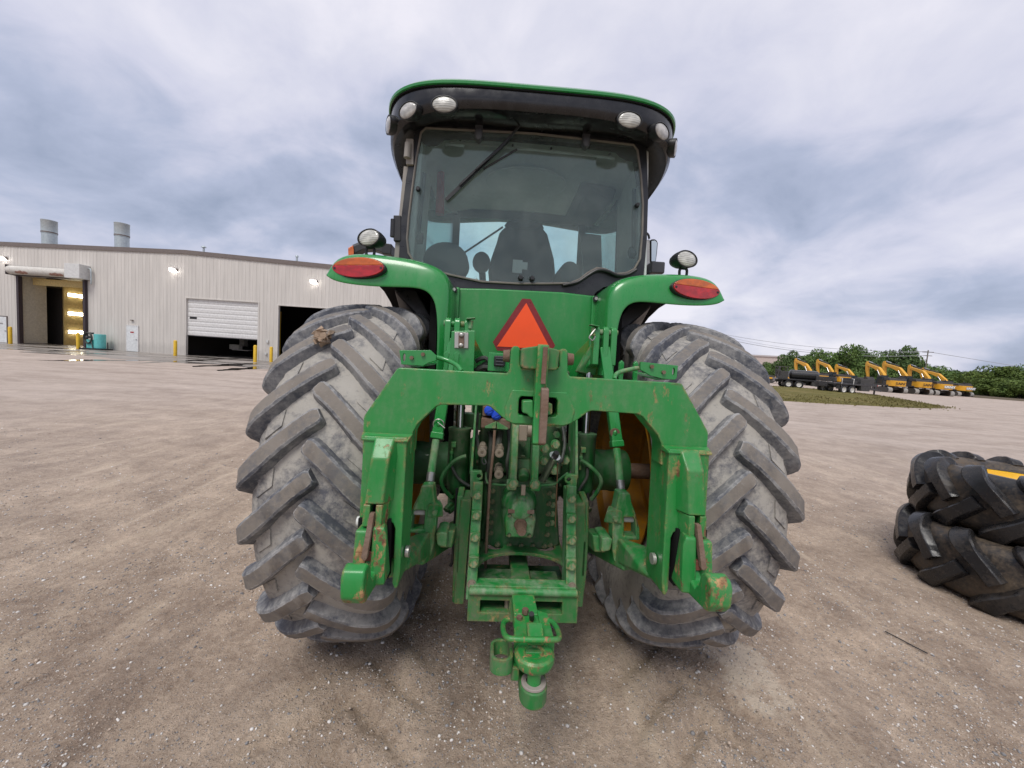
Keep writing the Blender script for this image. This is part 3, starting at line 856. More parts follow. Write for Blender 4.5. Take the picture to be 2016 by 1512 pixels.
# cab posts, sills, floor, glass round the cab
for sx in (-1, 1):
    b = MB()
    b.bar((sx * .815, .12, 2.3), (sx * .772, .12, 3.27), .085, .07, w1=.08); b.build('corner_post', M['trim'], T, .012)
    b = MB(); b.bar((sx * .90, .80, 1.9), (sx * .86, .78, 3.27), .09, .06); b.build('door_post', M['black'], T, .01)
    b = MB(); b.bar((sx * .665, 1.52, 2.0), (sx * .655, 1.46, 3.25), .07, .075); b.build('front_post', M['trim_dark'], T, .01)
    # lining panel between the corner post and the door post
    b = MB(); b.hull([(sx * .80, .14, 2.35), (sx * .86, .14, 2.35), (sx * .885, .76, 2.3), (sx * .85, .76, 2.3), (sx * .755, .14, 3.26), (sx * .80, .14, 3.26), (sx * .85, .76, 3.26), (sx * .80, .76, 3.26)]); b.build('quarter_lining', M['trim'], T, .01)
    b = MB(); b.bar((sx * .765, .14, 2.55), (sx * .742, .14, 2.98), .025, .03); b.bar((sx * .755, .12, 2.5), (sx * .755, .16, 2.56), .05, .05); b.build('grab_rail', M['trim_dark'], T, .006)
    b = MB(); b.hull([(sx * .885, .82, 2.25), (sx * .89, .82, 2.25), (sx * .68, 1.50, 2.2), (sx * .685, 1.50, 2.2), (sx * .85, .82, 3.26), (sx * .855, .82, 3.26), (sx * .66, 1.46, 3.26), (sx * .665, 1.46, 3.26)]); b.build('side_glass', M['glass_side'], T)
    b = MB(); b.hull([(sx * .87, .10, 2.35), (sx * .90, .10, 2.15), (sx * .90, .80, 1.7), (sx * .66, 1.55, 1.7), (sx * .87, .80, 2.3), (sx * .66, 1.55, 2.25), (sx * .5, .2, 1.75), (sx * .5, 1.4, 1.7)]); b.build('cab_side', M['black_cab'], T, .01)
b = MB(); b.hull([(-.65, 1.505, 2.1), (.65, 1.505, 2.1), (-.65, 1.51, 2.1), (.65, 1.51, 2.1), (-.64, 1.45, 3.24), (.64, 1.45, 3.24), (-.64, 1.455, 3.24), (.64, 1.455, 3.24)]); b.build('windscreen', M['glass_side'], T)
b = MB(); b.box((0, .85, 1.86), (1.5, 1.35, .3)); b.build('cab_floor', M['black_matte'], T, .02)
# headliner with a raised hatch and side console boxes
b = MB(); b.loft([[Vector((sx, y, z)) for sx, z in ((-.80, 3.17), (-.70, 3.215), (-.5, 3.235), (0, 3.245), (.5, 3.235), (.70, 3.215), (.80, 3.17), (.80, 3.29), (-.80, 3.29))] for y in (.14, .5, .9, 1.30, 1.44)])
b.build('headliner', M['trim'], T, .004)
b = MB(); b.plate([(x, y) for x, y in ellipse(0, 0, .34, .26, 36)], 0, .02, axes='xy', M=Matrix.Translation((-.0, .70, 3.222))); b.build('roof_hatch', M['trim'], T, .012)
b = MB(); b.hull([(-.64, 1.30, 3.24), (.64, 1.30, 3.24), (-.64, 1.44, 3.24), (.64, 1.44, 3.24), (-.64, 1.40, 3.20), (.64, 1.40, 3.20), (-.64, 1.44, 3.195), (.64, 1.44, 3.195)]); b.build('sun_visor', M['trim_dark'], T, .01)
b = MB(); b.hull([(.44, .6, 3.25), (.76, .6, 3.22), (.44, 1.35, 3.25), (.72, 1.35, 3.22), (.50, .7, 3.17), (.74, .65, 3.12), (.50, 1.3, 3.17), (.72, 1.3, 3.13)]); b.build('overhead_console', M['trim_dark'], T, .02)
b = MB(); tr0, tr1 = A(886, 281, .14), A(1205, 312, .14)
b.bar(tr0, tr1, .03, .02); b.bar(A(876, 287, .135), A(915, 291, .135), .05, .02); b.bar(A(1172, 312, .135), A(1208, 316, .135), .05, .02)
b.build('blind_rail', M['trim'], T, .006)
b = MB()
for px, py in ((906, 276), (1009, 287), (1085, 293), (1200, 304)):
    kp = A(px, py, .118); b.cyl(kp, kp + Vector((0, -.01, 0)), .008, n=8)
b.build('rail_screws', M['black'], T)

# seat and furniture
se = empty('seat', T)
bk = [(-.265, 2.35), (-.285, 2.50), (-.262, 2.62), (-.225, 2.74), (-.205, 2.83), (-.165, 2.885), (-.06, 2.915), (.06, 2.925), (.165, 2.905), (.215, 2.85), (.245, 2.76), (.285, 2.64), (.305, 2.50), (.285, 2.35)]
b = MB(); b.plate(bk, .76, .90); b.build('backrest', M['seat'], se, .035, seg=3)
b = MB(); b.loft([[Vector((.01 + .165 * math.cos(a) * k, y, 2.905 + .045 * math.sin(a) * k)) for a in [2 * PI * i / 20 for i in range(20)]] for y, k in ((.73, .6), (.75, .95), (.80, 1.05), (.86, .95), (.88, .6))]); b.build('headrest', M['seat'], se)
b = MB(); b.box((.01, 1.0, 2.25), (.52, .5, .16)); b.cyl((.01, 1.0, 1.95), (.01, 1.0, 2.2), .16); b.build('cushion', M['seat'], se, .04)
for x0, y0, x1, y1 in ((1009.8, 511, 1027.6, 538), (1028.5, 516, 1038, 531)):
    p, q = A(x0, y0, .752), A(x1, y1, .752); b = MB(); b.box((p + q) / 2, (abs(q.x - p.x), .004, abs(q.z - p.z)), (0, .02, 0)); b.build('warning_label', M['paper'], se)
b = MB(); p = A(948, 517, .62); b.ellipsoid(p, (.075, .10, .085)); b.bar(p, p + Vector((.02, .3, -.2)), .05, .05); b.build('armrest', M['seat'], T)
b = MB(); b.loft([[Vector((-.60 + .17 * math.cos(a) * k, y, 2.455 + .14 * math.sin(a) * k)) for a in [2 * PI * i / 22 for i in range(22)]] for y, k in ((.35, .7), (.38, 1.0), (.55, 1.0), (.62, .8))]); b.build('instructor_seat', M['trim_dark'], T)
b = MB(); b.loft([[Vector((.375 + .085 * math.cos(a) * k, y, 2.44 + .10 * math.sin(a) * k)) for a in [2 * PI * i / 20 for i in range(20)]] for y, k in ((.45, .5), (.48, 1.0), (.75, 1.1), (.9, .8))]); b.build('control_arm', M['trim_dark'], T)
b = MB(); b.hull([(.46, .3, 2.2), (.78, .25, 2.2), (.46, 1.2, 2.2), (.74, 1.3, 2.2), (.50, .35, 2.37), (.78, .3, 2.37), (.50, 1.15, 2.56), (.72, 1.25, 2.56)]); b.build('side_console', M['trim_dark'], T, .03)
b = MB(); b.hull([(.62, 1.02, 2.50), (.80, 1.05, 2.50), (.66, 1.0, 2.72), (.77, 1.02, 2.72), (.64, 1.12, 2.5), (.79, 1.14, 2.5), (.66, 1.06, 2.98), (.765, 1.08, 2.98), (.55, 1.0, 2.94), (.55, 1.05, 2.97)]); b.build('monitor', M['trim_dark'], T, .012)
b = MB(); b.lathe([(.012, 0), (.012, .5)], (-.02, 1.2, 2.1), (0, -.3, 1), 8); st = [Vector((-.02 + .2 * math.cos(a), 1.06 + .05 * math.sin(a), 2.56 + .19 * math.sin(a))) for a in [2 * PI * i / 28 for i in range(28)]]
b.tube(st, .016, 8, True); b.build('steering_wheel', M['black'], T)
b = MB(); b.tube([A(990, 447, 1.42), A(912, 499, 1.42)], .010, 6); b.build('front_wiper', M['black'], T)
ex = MB(); e0, e1 = A(868, 337, .60), A(866, 422, .60)
ex.cyl(e0, e1, .030, .036, 14); ex.cyl(e0 + Vector((0, 0, .0)), e0 + Vector((0, 0, .05)), .016, .012, 10); ex.build('fire_extinguisher', M['red'], T)

# door hinge column outside the left corner
hc = empty('door_hinge', T)
b = MB(); b.bar(A(803, 330, .08), A(793, 432, .08), .03, .05); b.bar(A(790, 432, .09), A(784, 515, .09), .035, .05); b.build('hinge_strip', M['beige_metal'], hc, .004)
b = MB(); p = A(808, 302, .06); b.box(p, (.05, .05, .17), (0, -.05, 0)); b.build('hinge_plate', M['beige_metal'], hc, .006)
b = MB(); b.cyl(p + Vector((-.012, -.035, -.05)), p + Vector((-.008, -.035, .045)), .022, n=14); b.build('hinge_pin', M['beige_metal'], hc)
b = MB(); p = A(784, 452, .08); b.box(p, (.05, .06, .17), (0, -.04, 0)); b.cyl(p + Vector((-.03, -.02, -.06)), p + Vector((-.03, -.02, .06)), .018, n=12); b.build('lower_hinge', M['black'], hc, .005)

# mirror and pale panel right, turn signal left
mr = empty('mirror', T)
b = MB(); b.plate([A(1160 + x / 7.2, 420 + y / 7.2, .8).xz[:] for x, y in ((872, 365), (930, 358), (965, 380), (980, 420), (968, 560), (950, 690), (872, 690))], .80, .86); b.build('mirror_shell', M['black'], mr, .012)
b = MB(); b.plate([A(1160 + x / 7.2, 420 + y / 7.2, .8).xz[:] for x, y in ((880, 395), (930, 388), (960, 420), (948, 560), (935, 680), (880, 680))], .794, .798); b.build('mirror_glass', M['mirror'], mr)
b = MB(); b.plate([A(1160 + x / 7.2, 420 + y / 7.2, .8).xz[:] for x, y in ((778, 375), (868, 360), (872, 900), (765, 905))], .81, .835); b.build('mirror_post', M['white_plastic'], mr, .006)
b = MB(); p, q = A(1160 + 850 / 7.2, 420 + 700 / 7.2, .76), A(1160 + 1030 / 7.2, 420 + 875 / 7.2, .76); b.box((p + q) / 2, (abs(q.x - p.x), .12, abs(q.z - p.z))); b.build('junction_box', M['grey_plastic'], mr, .012)
b = MB(); b.tube(smooth_path([A(1160 + x / 7.2, 420 + y / 7.2, .8) for x, y in ((775, 280), (810, 280), (840, 310), (850, 360))], 5), .010, 8); b.build('mirror_stay', M['black'], mr)
ts = empty('turn_signal', T)
YY = .5
b = MB(); b.loft([[A(640 + x / 7.2, 420 + (y + dy) / 7.2, YY) + Vector((0, dd, 0)) for dy, dd in ((-h_, -.03), (-h_ * .4, -.05), (h_, -.04), (h_, .05), (-h_, .05))] for x, y, h_ in ((405, 540, 78), (480, 500, 70), (560, 470, 62), (680, 470, 58), (780, 495, 62), (850, 520, 70))]); b.build('signal_arm', M['grey_plastic'], ts, .006)
b = MB(); b.loft([[A(640 + x / 7.2, 420 + y / 7.2, YY - .06 + k) for x, y in ((325, 490), (400, 450), (412, 540), (405, 615), (330, 632))] for k in (0, .10)]); b.build('signal_lens', M['lens_amber'], ts, .006)
b = MB(); p, q = A(640 + 838 / 7.2, 420 + 455 / 7.2, YY), A(640 + 962 / 7.2, 420 + 610 / 7.2, YY); b.box((p + q) / 2, (abs(q.x - p.x), .12, abs(q.z - p.z)), (0, .06, 0)); b.build('signal_mount', M['black'], ts, .006)

# ---------------- fenders
for sx in (-1, 1):
    lower = [(.530, 1.55), (.530, 1.80), (.538, 1.96), (.562, 2.045), (.615, 2.092), (.70, 2.098), (.85, 2.090), (.97, 2.090), (1.07, 2.096), (1.145, 2.110), (1.178, 2.134)]
    upper = [(.470, 1.55), (.466, 1.85), (.464, 2.08), (.474, 2.155), (.505, 2.212), (.575, 2.254), (.69, 2.282), (.86, 2.296), (1.02, 2.298), (1.145, 2.272), (1.188, 2.150)]
    rings = []
    def ring(y, k, up, inset=0.0, dz=0.0, lift=0.0):
        r = []
        for (x0, z0), (x1, z1) in zip(lower, up):
            x = x0 + (x1 - x0) * k; z = z0 + (z1 - z0) * k
            r.append(Vector((sx * (x - inset * (x - .75)), y, z + dz)))
        return r
    yl = lambda i: 0
    base = ring(-.315, 0, upper)
    r1 = ring(-.322, .04, upper); r2 = ring(-.305, .72, upper); r3 = ring(-.285, .92, upper); r4 = ring(-.235, 1.0, upper)
    r5, r6, r7, r8 = [[Vector((sx * (x if x < 1.1 else x - (y + .24) * .10), y, max(z + .004, (2.150 + (y + .24) * .215) if x > .80 else z))) for x, z in upper] for y in (-.14, -.02, .12, .26)]
    b = MB(); b.loft([base, r1, r2, r3, r4, r5, r6, r7, r8], False, False, False)
    o = b.build('fender', M['green'], T, 0, 2)
    md = o.modifiers.new('solid', 'SOLIDIFY'); md.thickness = .012; md.offset = -1 if sx > 0 else -1
    if sx > 0: tag(o, 'right rear fender under the mirror')
    # black liner over the tyre
    b = MB(); pr = []
    for i in range(15):
        a = rad(98 - i * 9.0); pr.append((1.19 * math.cos(a), 1.0 + 1.19 * math.sin(a)))
    b.loft([[Vector((sx * .56, y, z)) for y, z in pr], [Vector((sx * .985, y, z)) for y, z in pr], [Vector((sx * 1.0, y * .99, 1 + (z - 1) * .99)) for y, z in pr], [Vector((sx * .56, y * .985, 1 + (z - 1) * .985)) for y, z in pr]], False)
    b.build('fender_liner', M['black_matte'], T)
    b = MB(); b.hull([(sx * .555, -.20, 1.5), (sx * .60, -.20, 1.5), (sx * .555, .9, 1.3), (sx * .60, .9, 1.3), (sx * .555, -.20, 2.1), (sx * .60, -.20, 2.06), (sx * .555, .9, 2.05), (sx * .60, .9, 2.05)]); b.build('inner_liner', M['black_matte'], T)
    # tail lamp: amber above red in a dark rim
    tl = empty('tail_lamp', T)
    cx, cy, cz = sx * .998, -.318, 2.190
    Q = Matrix.Translation((cx, cy, cz)) @ Euler((rad(-6), rad(2.0) * sx, rad(7) * sx)).to_matrix().to_4x4()
    el = ellipse(0, 0, .153, .059, 40)
    def lamp(poly, y0, y1, name, mt, bev):
        q = MB(); q.plate(poly, y0, y1, M=Q); return q.build(name, M[mt], tl, bev)
    lamp(ellipse(0, 0, .158, .064, 40), -.004, .03, 'lamp_rim', 'black', .004)
    sp = .012
    up_ = [p for p in el if p[1] >= sp - 1e-6]; lo_ = [p for p in el if p[1] <= sp + 1e-6]
    up_.sort(key=lambda p: -p[0]); up_ = [(math.sqrt(1 - (sp / .059) ** 2) * .153, sp)] + up_ + [(-math.sqrt(1 - (sp / .059) ** 2) * .153, sp)]
    lo_s = sorted([p for p in el if p[1] < sp - 1e-6], key=lambda p: math.atan2(p[1] - sp - .001, p[0])); k0 = [(math.sqrt(1 - (sp / .059) ** 2) * .153, sp - .0008), (-math.sqrt(1 - (sp / .059) ** 2) * .153, sp - .0008)]
    lo_s = [k0[1]] + lo_s + [k0[0]]
    lamp(up_, -.013, .0, 'amber_lens', 'lens_amber', .004); lamp(lo_s, -.014, .0, 'red_lens', 'lens_red', .004)
    for k in (-1, 1):
        p0 = Q @ Vector((k * .138, -.012, -.006)); q = MB(); q.cyl(p0, p0 + Vector((0, -.005, 0)), .007, n=10); q.build('lens_screw', M['black'], tl)
    # work lamp on a stalk
    fw = Vector((sx * .34 if sx > 0 else -.10, -1, .02)) if sx > 0 else Vector((-.46, -1, .02))
    wl_, P = oval_lamp('fender_lamp', T, (sx * .985, -.205, 2.402), fw, .080, .050, .085, M['lens_clear'])
    b = MB(); c0 = Vector((sx * .985, -.17, 2.36))
    for k in (-1, 1):
        b.tube(smooth_path([c0 + Vector((k * .012, 0, -.0)), c0 + Vector((k * .024, 0, -.022)), c0 + Vector((k * .022, 0, -.060))], 4), .009, 8)
    b.cyl(c0 + Vector((-.02, 0, .0)), c0 + Vector((.02, 0, 0)), .016, n=10); b.box(c0 + Vector((0, 0, -.062)), (.07, .05, .008)); b.build('lamp_bracket', M['black'], wl_)

# ---------------- rear panel and slow vehicle triangle
b = MB()
pan = [(-.492, 1.66), (-.35, 1.655), (-.30, 1.70), (.34, 1.715), (.40, 1.66), (.47, 1.66), (.462, 2.18), (.25, 2.192), (-.25, 2.186), (-.488, 2.175)]
b.plate(pan, .0, .05); b.build('rear_panel', M['green_panel'], T, .012)
for x in (-1, 1):
    b = MB(); b.hull([(x * .50, -.035, 1.62), (x * .445, -.035, 1.62), (x * .445, .02, 1.62), (x * .50, .02, 1.62), (x * .495, -.03, 2.175), (x * .442, -.03, 2.175), (x * .442, .02, 2.18), (x * .495, .02, 2.18)]); b.build('panel_edge', M['green_panel'], T, .01)
    p = A(894, 570.6, -.04) if x < 0 else A(1172.9, 588.4, -.04)
    b = MB(); b.cyl(p, p + Vector((0, -.006, 0)), .021, n=18); b.build('washer', M['black'], T)
    b = MB(); b.cyl(p + Vector((0, -.006, 0)), p + Vector((0, -.016, 0)), .012, n=6); b.build('panel_bolt', M['bracket_steel'], T)
tri = empty('warning_triangle', T)
Yt = -.105
a0 = A(1034, 590, Yt); l0, r0 = A(971, 672, Yt), A(1092.5, 676, Yt); zb = l0.z - .055
cxm = (l0.x + r0.x) / 2
O = [(cxm - .028, 2.112), (cxm + .028, 2.112), (cxm + .203, 1.822), (cxm + .172, 1.768), (cxm - .172, 1.768), (cxm - .203, 1.822)]
I_ = [(cxm, 2.085), (cxm + .174, 1.795), (cxm - .174, 1.795)]
b = MB(); b.plate(O, Yt, Yt + .004); b.build('red_border', M['signal_red'], tri)
b = MB(); b.plate(I_, Yt - .003, Yt - .0005); b.build('orange_centre', M['signal_orange'], tri)
b = MB(); b.box((cxm, Yt + .05, 1.85), (.06, .05, .34)); b.build('triangle_bracket', M['green'], tri)

# ---------------- transmission housing
HX = -.012
b = MB()
b.hull([(HX - .24, -.42, 1.05), (HX + .24, -.42, 1.05), (HX - .24, .7, 1.05), (HX + .24, .7, 1.05), (HX - .24, -.40, 1.46), (HX + .24, -.40, 1.46), (HX - .24, .7, 1.6), (HX + .24, .7, 1.6)])
b.hull([(HX - .21, -.48, .68), (HX + .22, -.48, .68), (HX - .21, .6, .62), (HX + .22, .6, .62), (HX - .20, -.48, 1.035), (HX + .21, -.48, 1.035), (HX - .22, .6, 1.06), (HX + .22, .6, 1.06)])
b.build('transmission_housing', M['green_dirty_shaded'], T, .02)
pl = empty('rear_cover', T)
b = MB(); b.plate([(HX - .185, .69), (HX - .12, .66), (HX + .16, .66), (HX + .235, .69), (HX + .20, 1.02), (HX - .175, 1.02)], -.515, -.47); b.build('cover_plate', M['green_dirty_shaded'], pl, .012)
boltm = MB().cyl((0, 0, 0), (0, -.014, 0), .0135, n=6).cyl((0, 0, 0), (0, -.003, 0), .018, n=14).mesh('bolt', M['green_dirty_shaded'])
boltbig = MB().cyl((0, 0, 0), (0, -.016, 0), .0175, n=6).cyl((0, 0, 0), (0, -.004, 0), .022, n=16).mesh('bolt', M['green_cast'])
boltbare = MB().cyl((0, 0, 0), (0, -.016, 0), .0155, n=6).cyl((0, 0, 0), (0, -.004, 0), .021, n=16).mesh('bolt', M['tan_metal'])
for i in range(6):
    for sx in (-1, 1):
        xx = HX + (.012 if sx > 0 else 0) + sx * (.150 + (.02 if i == 5 else 0)); zz = .985 - i * .058
        link('bolt', boltm, pl, (xx, -.516, zz))
for i in range(5): link('bolt', boltm, pl, (HX - .11 + i * .065, -.516, .688))
for i in range(4): link('bolt', boltbig, pl, (HX + .185, -.50, .965 - i * .05))
# PTO gearbox nose and splined shaft
pt = empty('power_take_off', T)
b = MB()
b.loft([[Vector((HX - .006 + r * math.cos(a), y, .935 + (r * 1.08 if math.sin(a) > 0 else r * .8) * math.sin(a))) for a in [2 * PI * i / 24 for i in range(24)]] for r, y in ((.098, -.50), (.095, -.56), (.080, -.60), (.068, -.66), (.050, -.69), (.02, -.70))])
b.build('gearbox_nose', M['green_cast'], pt)
b = MB(); b.loft([[Vector((HX - .006 + x * k, y, .91 + z * k)) for x, z in ((-.07, -.115), (.07, -.115), (.082, -.02), (.066, .03), (-.066, .03), (-.082, -.02))] for y, k in ((-.52, 1.12), (-.665, 1.0), (-.685, .94))]); b.build('bearing_cap', M['green_cast'], pt, .008)
b = MB(); b.bar((HX - .072, -.69, .937), (HX + .062, -.69, .937), .012, .02); b.build('cap_lip', M['rusty'], pt, .003)
for x, z in ((-.058, .915), (.05, .915), (-.055, .815), (.048, .815)): link('bolt', boltm, pt, (HX - .004 + x, -.685, z), scale=(.6, 1, .6))
b = MB(); n = 30
b.loft([[Vector((HX - .004 + (r * (1 + .10 * (i % 2))) * math.cos(2 * PI * i / n), y, .868 + (r * (1 + .10 * (i % 2))) * math.sin(2 * PI * i / n))) for i in range(n)] for r, y in ((.025, -.66), (.0225, -.69), (.0225, -.765), (.019, -.775))]); b.build('splined_shaft', M['rusty'], pt)
b = MB(); b.cyl((HX - .004, -.68, .868), (HX - .004, -.70, .868), .034, .031, 20); b.build('shaft_seal', M['rusty'], pt)

# bracket for the top link: two cheeks with feet, pin block between
bk_ = empty('top_link_bracket', T)
for x0 in (-.067, .039):
    b = MB(); b.plate([(-.58, 1.06), (-.715, 1.065), (-.73, 1.11), (-.715, 1.24), (-.70, 1.375), (-.66, 1.43), (-.58, 1.43)], x0 - .0175, x0 + .0175, axes='yz'); b.build('cheek', M['green_cast'], bk_, .006)
    b = MB(); b.box((x0 + (-.006 if x0 < 0 else .006), -.70, 1.075), (.05, .06, .045)); b.build('foot', M['green_cast'], bk_, .01); link('bolt', boltbig, bk_, (x0, -.732, 1.092), scale=(1.15, 1, 1.15))
b = MB(); b.cyl((-.05, -.655, 1.345), (.022, -.655, 1.345), .036, n=18); b.box((-.03, -.66, 1.335), (.05, .07, .085)); b.build('pin_block', M['tan_metal'], bk_, .008)
b = MB(); b.hull([(-.05, -.60, 1.06), (.022, -.60, 1.06), (-.05, -.69, 1.06), (.022, -.69, 1.06), (-.05, -.60, 1.19), (.022, -.60, 1.19), (-.05, -.63, 1.19), (.022, -.63, 1.19)]); b.cyl((-.014, -.70, 1.105), (-.014, -.66, 1.135), .030, n=16); b.build('bracket_web', M['green_dirty_shaded'], bk_, .008)
b = MB(); b.box((-.014, -.715, 1.055), (.022, .02, .05)); b.build('clip', M['tan_metal'], bk_, .003)

# hydraulic couplers, caps, hoses, filler tube
sc = empty('hydraulic_valve', T)
b = MB(); b.box((-.165, -.52, 1.358), (.158, .10, .055)); b.box((-.165, -.50, 1.42), (.15, .08, .06)); b.build('valve_block', M['rusty'], sc, .008)
for px, py in ((963, 808), (977, 817)):
    p = A(px, py, -.575); b = MB(); b.lathe([(.0, -.008), (.017, -.008), (.026, .0), (.027, .02), (.024, .03)], p, (0, 1, -.2), 18); b.box(p + Vector((0, -.008, 0)), (.046, .008, .008), (0, -.5, 0)); b.build('blue_cap', M['blue'], sc)
for px, py, s_ in ((966, 836, 1), (989, 838, -1)):
    p = A(px, py, -.585); b = MB(); b.hull([p + Vector((x * s_, y, z)) for x, z in ((-.032, -.012), (.03, .02), (.028, -.018), (-.03, -.02)) for y in (0, .012)]); b.build('dust_flap', M['green_cast'], sc, .003)
for px, py, ln in ((949, 891, .1), (983, 892, .12), (982, 934, .1)):
    p = A(px, py, -.62); b = MB(); b.cyl(p, p + Vector((0, ln, .02)), .020, n=16); b.lathe([(.007, -.004), (.013, -.006), (.023, -.004), (.024, .012), (.020, .02)], p, (0, 1, .1), 16); b.cyl(p + Vector((0, ln * .4, .01)), p + Vector((0, ln * .7, .015)), .025, n=6)
    b.build('coupler', M['tan_metal'], sc)
b = MB(); b.tube(smooth_path([A(951, 900, -.62), A(949, 908, -.62), A(953, 914, -.62), A(957, 911, -.62), A(954, 903, -.61)], 5), .004, 6); b.build('cap_leash', M['hose'], sc)
b = MB(); b.tube(smooth_path([A(974, 847, -.60), A(971, 890, -.62), A(965, 945, -.63), A(960, 1030, -.64), A(957, 1085, -.62), A(955, 1135, -.55)], 6), .0075, 8); b.build('control_rod', M['rusty'], sc)
b = MB()
b.tube(smooth_path([A(964, 850, -.5), A(968, 866, -.52), A(965, 900, -.52), A(961, 930, -.52), A(958, 950, -.5)], 5), .016, 8)
b.tube(smooth_path([A(985, 850, -.5), A(982, 870, -.53), A(978, 884, -.54)], 5), .018, 8); b.build('hydraulic_hose', M['hose'], sc)
for pts_ in ([(940, 812, -.50), (938, 850, -.52), (942, 880, -.55), (949, 890, -.60)], [(1000, 845, -.48), (1003, 880, -.52), (998, 915, -.54), (1004, 950, -.50)], [(1108, 840, -.46), (1112, 872, -.50), (1106, 905, -.54), (1098, 912, -.58)], [(930, 935, -.46), (938, 960, -.52), (934, 985, -.54), (922, 1000, -.50)], [(1122, 880, -.45), (1128, 915, -.50), (1120, 950, -.52), (1126, 990, -.48)]):
    b = MB(); b.tube(smooth_path([A(*p) for p in pts_], 6), .0095, 8); b.build('hydraulic_hose', M['hose'], sc)
b = MB()
random.seed(11)
for k in range(14):
    p = Vector((random.uniform(-.2, .19), random.uniform(-.47, -.43), random.uniform(1.1, 1.4))); b.cyl(p, p + Vector((0, -.03, 0)), random.uniform(.012, .024), n=6)
b.build('valve_fittings', M['green_dirty_shaded'], sc)
b = MB(); fa, fb = A(1068, 945, -.56), A(1092, 899, -.66); b.cyl(fa, fb, .0195, n=18); b.build('filler_tube', M['steel'], T)
d = (fb - fa).normalized(); b = MB(); b.cyl(fb, fb + d * .006, .030, n=22); b.build('filler_collar', M['chrome'], T)
b = MB(); b.cyl(fb + d * .006, fb + d * .03, .018, .015, 12); b.build('filler_cap', M['black'], T)
b = MB(); b.bar(A(1098, 912, -.60), A(1093, 1037, -.60), .014, .004); b.build('brown_strap', M['strap'], T)
b = MB(); b.tube(smooth_path([A(957, 930, -.55), A(958, 946, -.58), A(968, 953, -.60), A(1030, 956, -.60), A(1088, 954, -.60), A(1100, 945, -.60), A(1118, 931, -.58)], 6), .0062, 8); b.build('oil_pipe', M['hose_green'], T)
for px, py in ((1093, 874), (1072, 882), (1070, 906), (1090, 925), (1112, 905)):
    link('bolt', boltbig, T, tuple(A(px, py, -.47)), scale=(1.2, 2, 1.2))
# side strips of the hitch frame: thin plates with a flange, then bolted posts
dbs = empty('drawbar_support', T)
for sx, X0 in ((-1, -.273), (1, .262)):
    b = MB(); b.hull([(X0 - .005, -.40, 1.5), (X0 + .005, -.40, 1.5), (X0 - .005, -.56, 1.5), (X0 + .005, -.56, 1.5), (X0 - .012, -.40, 1.1), (X0 + .0, -.40, 1.1), (X0 - .014, -.63, 1.1), (X0, -.63, 1.1)] if sx < 0 else [(X0 - .005, -.40, 1.5), (X0 + .005, -.40, 1.5), (X0 - .005, -.56, 1.5), (X0 + .005, -.56, 1.5), (X0, -.40, 1.1), (X0 + .014, -.40, 1.1), (X0, -.63, 1.1), (X0 + .016, -.63, 1.1)])
    b.build('side_strip', M['green_cast'], dbs, .003)
    b = MB(); hx = X0 + sx * -.022 + (.0 if sx < 0 else .0)
    poly = [(X0 - .012, 1.118), (X0 + .046, 1.118), (X0 + .054, 1.10), (X0 + .052, 1.078), (X0 + .036, 1.068), (X0 + .036, .98), (X0 - .006, .98)]
    if sx > 0: poly = [(2 * X0 - x, z) for x, z in poly]
    hc_ = (X0 + sx * -.034, 1.092)
    b.plate(poly, -.635, -.60, [[(hc_[0] + .011 * math.cos(2 * PI * i / 12), hc_[1] + .011 * math.sin(2 * PI * i / 12)) for i in range(12)]]); b.build('pin_flange', M['green_cast'], dbs, .004)
    xc = X0 + sx * -.034
    b = MB(); b.hull([(xc - .024, -.70, 1.06), (xc + .024, -.70, 1.06), (xc - .024, -.62, 1.06), (xc + .024, -.62, 1.06), (xc - .024 + sx * .004, -.83, .56), (xc + .024 + sx * .004, -.83, .56), (xc - .024 + sx * .004, -.70, .56), (xc + .024 + sx * .004, -.70, .56)]); b.build('post', M['green_cast'], dbs, .005)
    for k, (z, h) in enumerate(((1.055, .06), (.93, .05), (.835, .04), (.73, .05))):
        yy = -.705 - .26 * (1.06 - z); b = MB(); b.box((xc, yy - .0, z), (.050, .03, h)); b.build('boss', M['green_cast'], dbs, .006)
    for k, z in enumerate((1.026, .935, .838, .727)):
        yy = -.705 - .26 * (1.06 - z); link('bolt', boltbig, dbs, (xc, yy - .016, z))
    link('bolt', boltbare, dbs, (xc + sx * .004, -.82, .633))
    # guard plates outside the posts
    xo = -.335 if sx < 0 else .333
    b = MB(); b.plate([(-.62, .98), (-.52, 1.0), (-.40, .95), (-.40, .46), (-.50, .40), (-.62, .415), (-.66, .60), (-.66, .80)], xo - .012 if sx < 0 else xo - .022, xo + .022 if sx < 0 else xo + .012, axes='yz'); b.build('sway_block', M['green_low'], dbs, .008)
    b = MB(); b.hull([(xo - .01 * sx, -.64, .97), (xo - .065 * sx, -.64, .97), (xo - .01 * sx, -.50, .98), (xo - .065 * sx, -.50, .98), (xo - .0 * sx, -.66, .80), (xo - .06 * sx, -.66, .78), (xo, -.50, .44), (xo - .05 * sx, -.50, .44), (xo, -.66, .43), (xo - .05 * sx, -.66, .43)]); b.build('sway_pad', M['green_low'], dbs, .008)
b = MB(); b.tube([(-.252, -.845, .614), (.254, -.845, .614)], .017, 12); b.box((0, -.805, .624), (.50, .07, .026)); b.build('cross_tie', M['green_cast'], dbs, .004)
b = MB(); b.plate([(-.256, .468), (.262, .468), (.262, .600), (-.256, .600)], -.845, -.80, [[(-.198, .512), (-.198, .570), (-.062, .570), (-.062, .512)], [(.056, .512), (.056, .570), (.186, .570), (.186, .512)]]); b.build('frame_face', M['green_low'], dbs, .004)
b = MB(); b.box((0, -.60, .50), (.50, .42, .02)); b.build('frame_floor', M['green_low'], dbs, .004)
